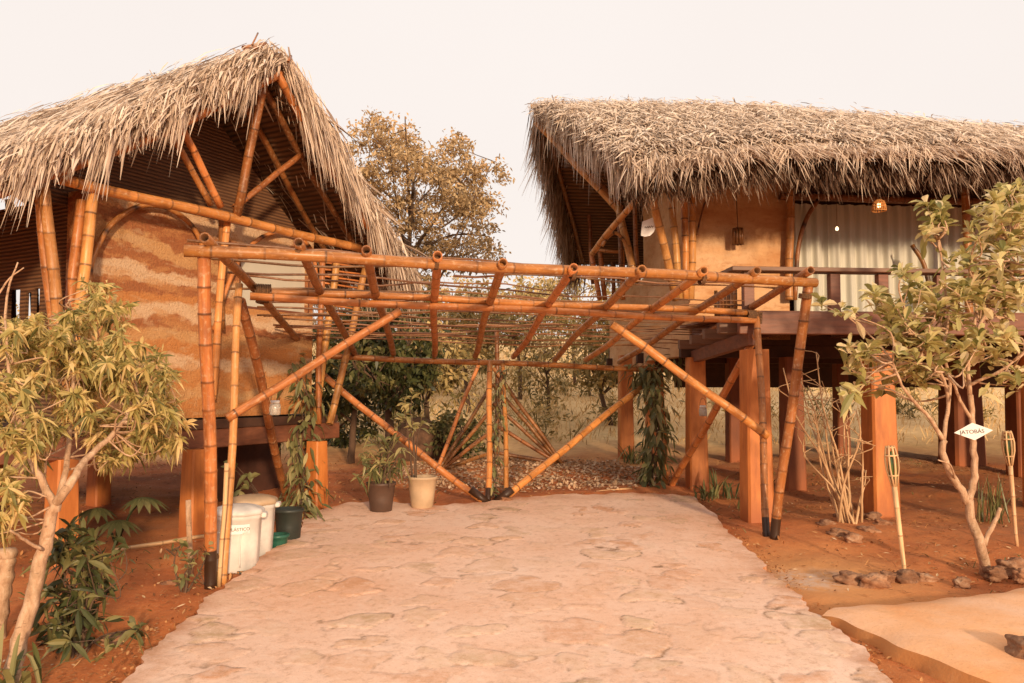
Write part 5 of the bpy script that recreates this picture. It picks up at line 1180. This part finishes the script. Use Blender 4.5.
# background trees
def tree(name, base, h, cr, label, mat, n_cl, per_, L=(.08, .16), W=(.04, .08), bark='barkd', low=.35, trunk_r=.1, spread=1.0, lean=(0, 0), var=(.5, .25), group='trees on the hillside', clr=.28, nl=9):
    base = np.asarray(base, float); t = thing(name, base, label, 'tree', group); mb = MB(); top = base+V(lean[0], lean[1], h*.8)
    tk = limb(mb, [base-V(0, 0, .1), base+V(rng.normal(0, .08), rng.normal(0, .08), h*.3)+V(*lean, 0)*.2, base+V(rng.normal(0, .12), rng.normal(0, .12), h*.55)+V(*lean, 0)*.55, top], trunk_r, trunk_r*.25, 5, 8)
    cc = base+V(lean[0], lean[1], h-cr[1]); nodes = [tk[len(tk)//3:]]
    for k in range(nl):
        q = tk[rng.integers(len(tk)//4, len(tk)-1)]; a = k*2.4+rng.normal(0, .3); e = cc+V(math.cos(a)*cr[0]*.8, math.sin(a)*cr[0]*.8, rng.uniform(-.5, .8)*cr[1])
        nodes.append(limb(mb, [q, q*.5+e*.5+V(0, 0, rng.normal(0, .1)*h*.3), e], trunk_r*.4, trunk_r*.1, 5, 6))
    nodes = np.concatenate(nodes); cs = []
    while len(cs) < n_cl:
        d = rdir(1)[0]; r = rng.uniform(.35, 1)**.6; p = cc+d*V(cr[0], cr[0], cr[1])*r*(1+.18*math.sin(d[0]*5+d[2]*4+h))
        if p[2] > base[2]+h*low*.6: cs.append(p)
    for c in cs[::3]: twig_to(mb, c, nodes, trunk_r*.07)
    mb.build('trunk', M[bark], t, True)
    cs = np.array(cs); N = n_cl*per_; ci = np.repeat(np.arange(n_cl), per_); cv = rng.normal(0, .14, n_cl); sz = rng.uniform(.6, 1.3, n_cl)
    pos = cs[ci]+rdir(N)*(rng.uniform(0, 1, N)**.5*clr*sz[ci])[:, None]*V(1, 1, .7)
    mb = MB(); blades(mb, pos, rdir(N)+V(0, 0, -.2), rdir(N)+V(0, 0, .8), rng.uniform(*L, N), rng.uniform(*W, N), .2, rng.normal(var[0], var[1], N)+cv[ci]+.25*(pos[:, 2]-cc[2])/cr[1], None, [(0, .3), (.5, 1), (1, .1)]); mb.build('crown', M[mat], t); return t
def gp(px, Y): 
    x = (px-512)/F*Y; return V(x, Y, gz(x, Y)+float(fbm(x*.12, Y*.12)*14*np.clip((Y-18)/30, 0, 1)))
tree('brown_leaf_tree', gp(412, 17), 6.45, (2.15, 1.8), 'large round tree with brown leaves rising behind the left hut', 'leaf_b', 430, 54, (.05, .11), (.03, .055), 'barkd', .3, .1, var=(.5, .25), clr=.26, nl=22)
tree('dark_green_tree', gp(352, 12.6), 2.5, (.75, .95), 'dark green tree just right of the left hut pillar', 'leaf_d', 90, 30, (.08, .15), (.04, .07), low=.1, trunk_r=.06, clr=.2)
tree('dark_green_tree', gp(392, 13.6), 2.8, (.9, 1.1), 'tall dark green tree behind the brown pot', 'leaf_d', 110, 30, (.08, .16), (.04, .08), low=.12, trunk_r=.09, clr=.22)
tree('dark_green_tree', gp(432, 15), 2.3, (.8, .8), 'dark green bushy tree behind the earth mound', 'leaf_h', 80, 26, (.08, .15), (.04, .07), low=.25, trunk_r=.06, clr=.22)
tree('low_bush', gp(455, 13.0), .8, (.55, .4), 'low dark bush behind the left trellis foot', 'leaf_v', 40, 30, (.06, .12), (.03, .06), low=0, trunk_r=.03, clr=.18, group='bushes behind the carport')
tree('low_bush', gp(340, 14.5), .9, (.9, .5), 'low dark bush at the foot of the dark green trees', 'leaf_d', 50, 30, (.08, .14), (.04, .06), low=0, trunk_r=.03, clr=.2, group='bushes behind the carport')
for px, Y, h, cr, lab, mt_ in ((470, 19, 3.0, (.9, 1.0), 'slim green tree seen just left of the centre posts', 'leaf_h'), (520, 22, 3.3, (1.2, 1.0), 'pale green tree seen right of the centre posts', 'leaf_h'), (575, 26, 4.0, (1.4, 1.3), 'olive tree poking above the back beam near the right hut', 'leaf_h'), (612, 17, 2.6, (.8, 1.0), 'green tree left of the right vine column', 'leaf_h'), (645, 21, 3.4, (1.2, 1.2), 'tree half hidden behind the right vine column', 'leaf_h'),
                              (540, 34, 3.6, (1.8, 1.3), 'distant brownish tree high on the hillside', 'leaf_b'), (452, 30, 3.6, (1.6, 1.3), 'distant olive tree below the brown crown', 'leaf_h'), (400, 24, 3.6, (1.6, 1.4), 'green tree behind the tall dark green trees', 'leaf_h'), (330, 28, 3.2, (1.6, 1.2), 'distant tree beside the left hut eave', 'leaf_b'),
                              (1050, 34, 3, (1.6, 1.1), 'distant tree low beyond the right hut', 'leaf_h'), (-20, 30, 2.6, (1.6, 1.0), 'distant tree low beyond the left hut', 'leaf_h')):
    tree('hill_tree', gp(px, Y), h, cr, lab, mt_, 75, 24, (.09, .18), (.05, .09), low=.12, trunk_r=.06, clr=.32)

for px, Y, h, w_, lab, mt_ in ((378, 20, 2.6, 1.0, 'scraggly olive bush behind the tall dark tree', 'leaf_h'), (447, 23, 2.9, 1.1, 'scraggly golden bush left of the centre posts', 'leaf_b'), (500, 28, 3.4, 1.3, 'scraggly olive bush directly behind the centre posts', 'leaf_h'), (548, 19, 2.2, .8, 'thin golden bush over the gravel bed', 'leaf_h'), (590, 23, 2.8, 1.1, 'thin olive bush left of the far pillars', 'leaf_h'), (628, 30, 3.6, 1.5, 'far golden bush behind the far pillars', 'leaf_b'), (480, 40, 3.4, 1.8, 'far brown bush on the crest of the hill', 'leaf_b'), (560, 44, 4, 2, 'far olive bush on the crest of the hill', 'leaf_h'), (420, 38, 4, 2, 'far brown bush below the large brown crown', 'leaf_b'), (680, 26, 2.6, 1.1, 'bush seen between the pillars of the right hut', 'leaf_h')):
    tree('scrub_bush', gp(px, Y), h, (w_, h*.5), lab, mt_, 62, 20, (.07, .15), (.035, .07), low=.0, trunk_r=.04, clr=.28, nl=12, group='scrub on the hillside')

# ------------------------------------------------------------------ light
az = (.30, -.954); el_ = R(11.5)
sd = Vector((az[0]*math.cos(el_), az[1]*math.cos(el_), math.sin(el_)))
sun = bpy.data.lights.new('sun', 'SUN'); so = bpy.data.objects.new('sun', sun); C.objects.link(so)
sun.energy = 4.1; sun.angle = R(3.5); sun.color = (1, .74, .48); so.rotation_euler = sd.to_track_quat('Z', 'Y').to_euler(); so.location = (3, -6, 8)
w = bpy.data.worlds.new('World'); S.world = w; w.use_nodes = True; nt = w.node_tree; bg = nt.nodes['Background']
sky = nd(nt, 'ShaderNodeTexSky'); sky.sky_type = 'NISHITA'; sky.sun_disc = False; sky.sun_elevation = el_; sky.sun_rotation = math.atan2(az[0], az[1]); sky.dust_density = 4; sky.air_density = 1.2
tc = nd(nt, 'ShaderNodeTexCoord'); nn = noise(nt, tc.outputs['Generated'], 1.6, 4, .5)
haze = ramp(nt, [(.3, (8.8, 7.95, 7.45)), (.7, (9.2, 8.4, 7.9))]); nt.links.new(nn.outputs[0], haze.inputs[0])
c = mixc(nt, .93, sky.outputs[0], haze.outputs[0]); nt.links.new(c, bg.inputs[0]); bg.inputs[1].default_value = .113
S.view_settings.view_transform = 'Standard'; S.view_settings.look = 'None'; S.view_settings.exposure = 0
S.render.engine = 'CYCLES'
S.cycles.use_denoising = True; S.cycles.max_bounces = 6; S.cycles.diffuse_bounces = 3
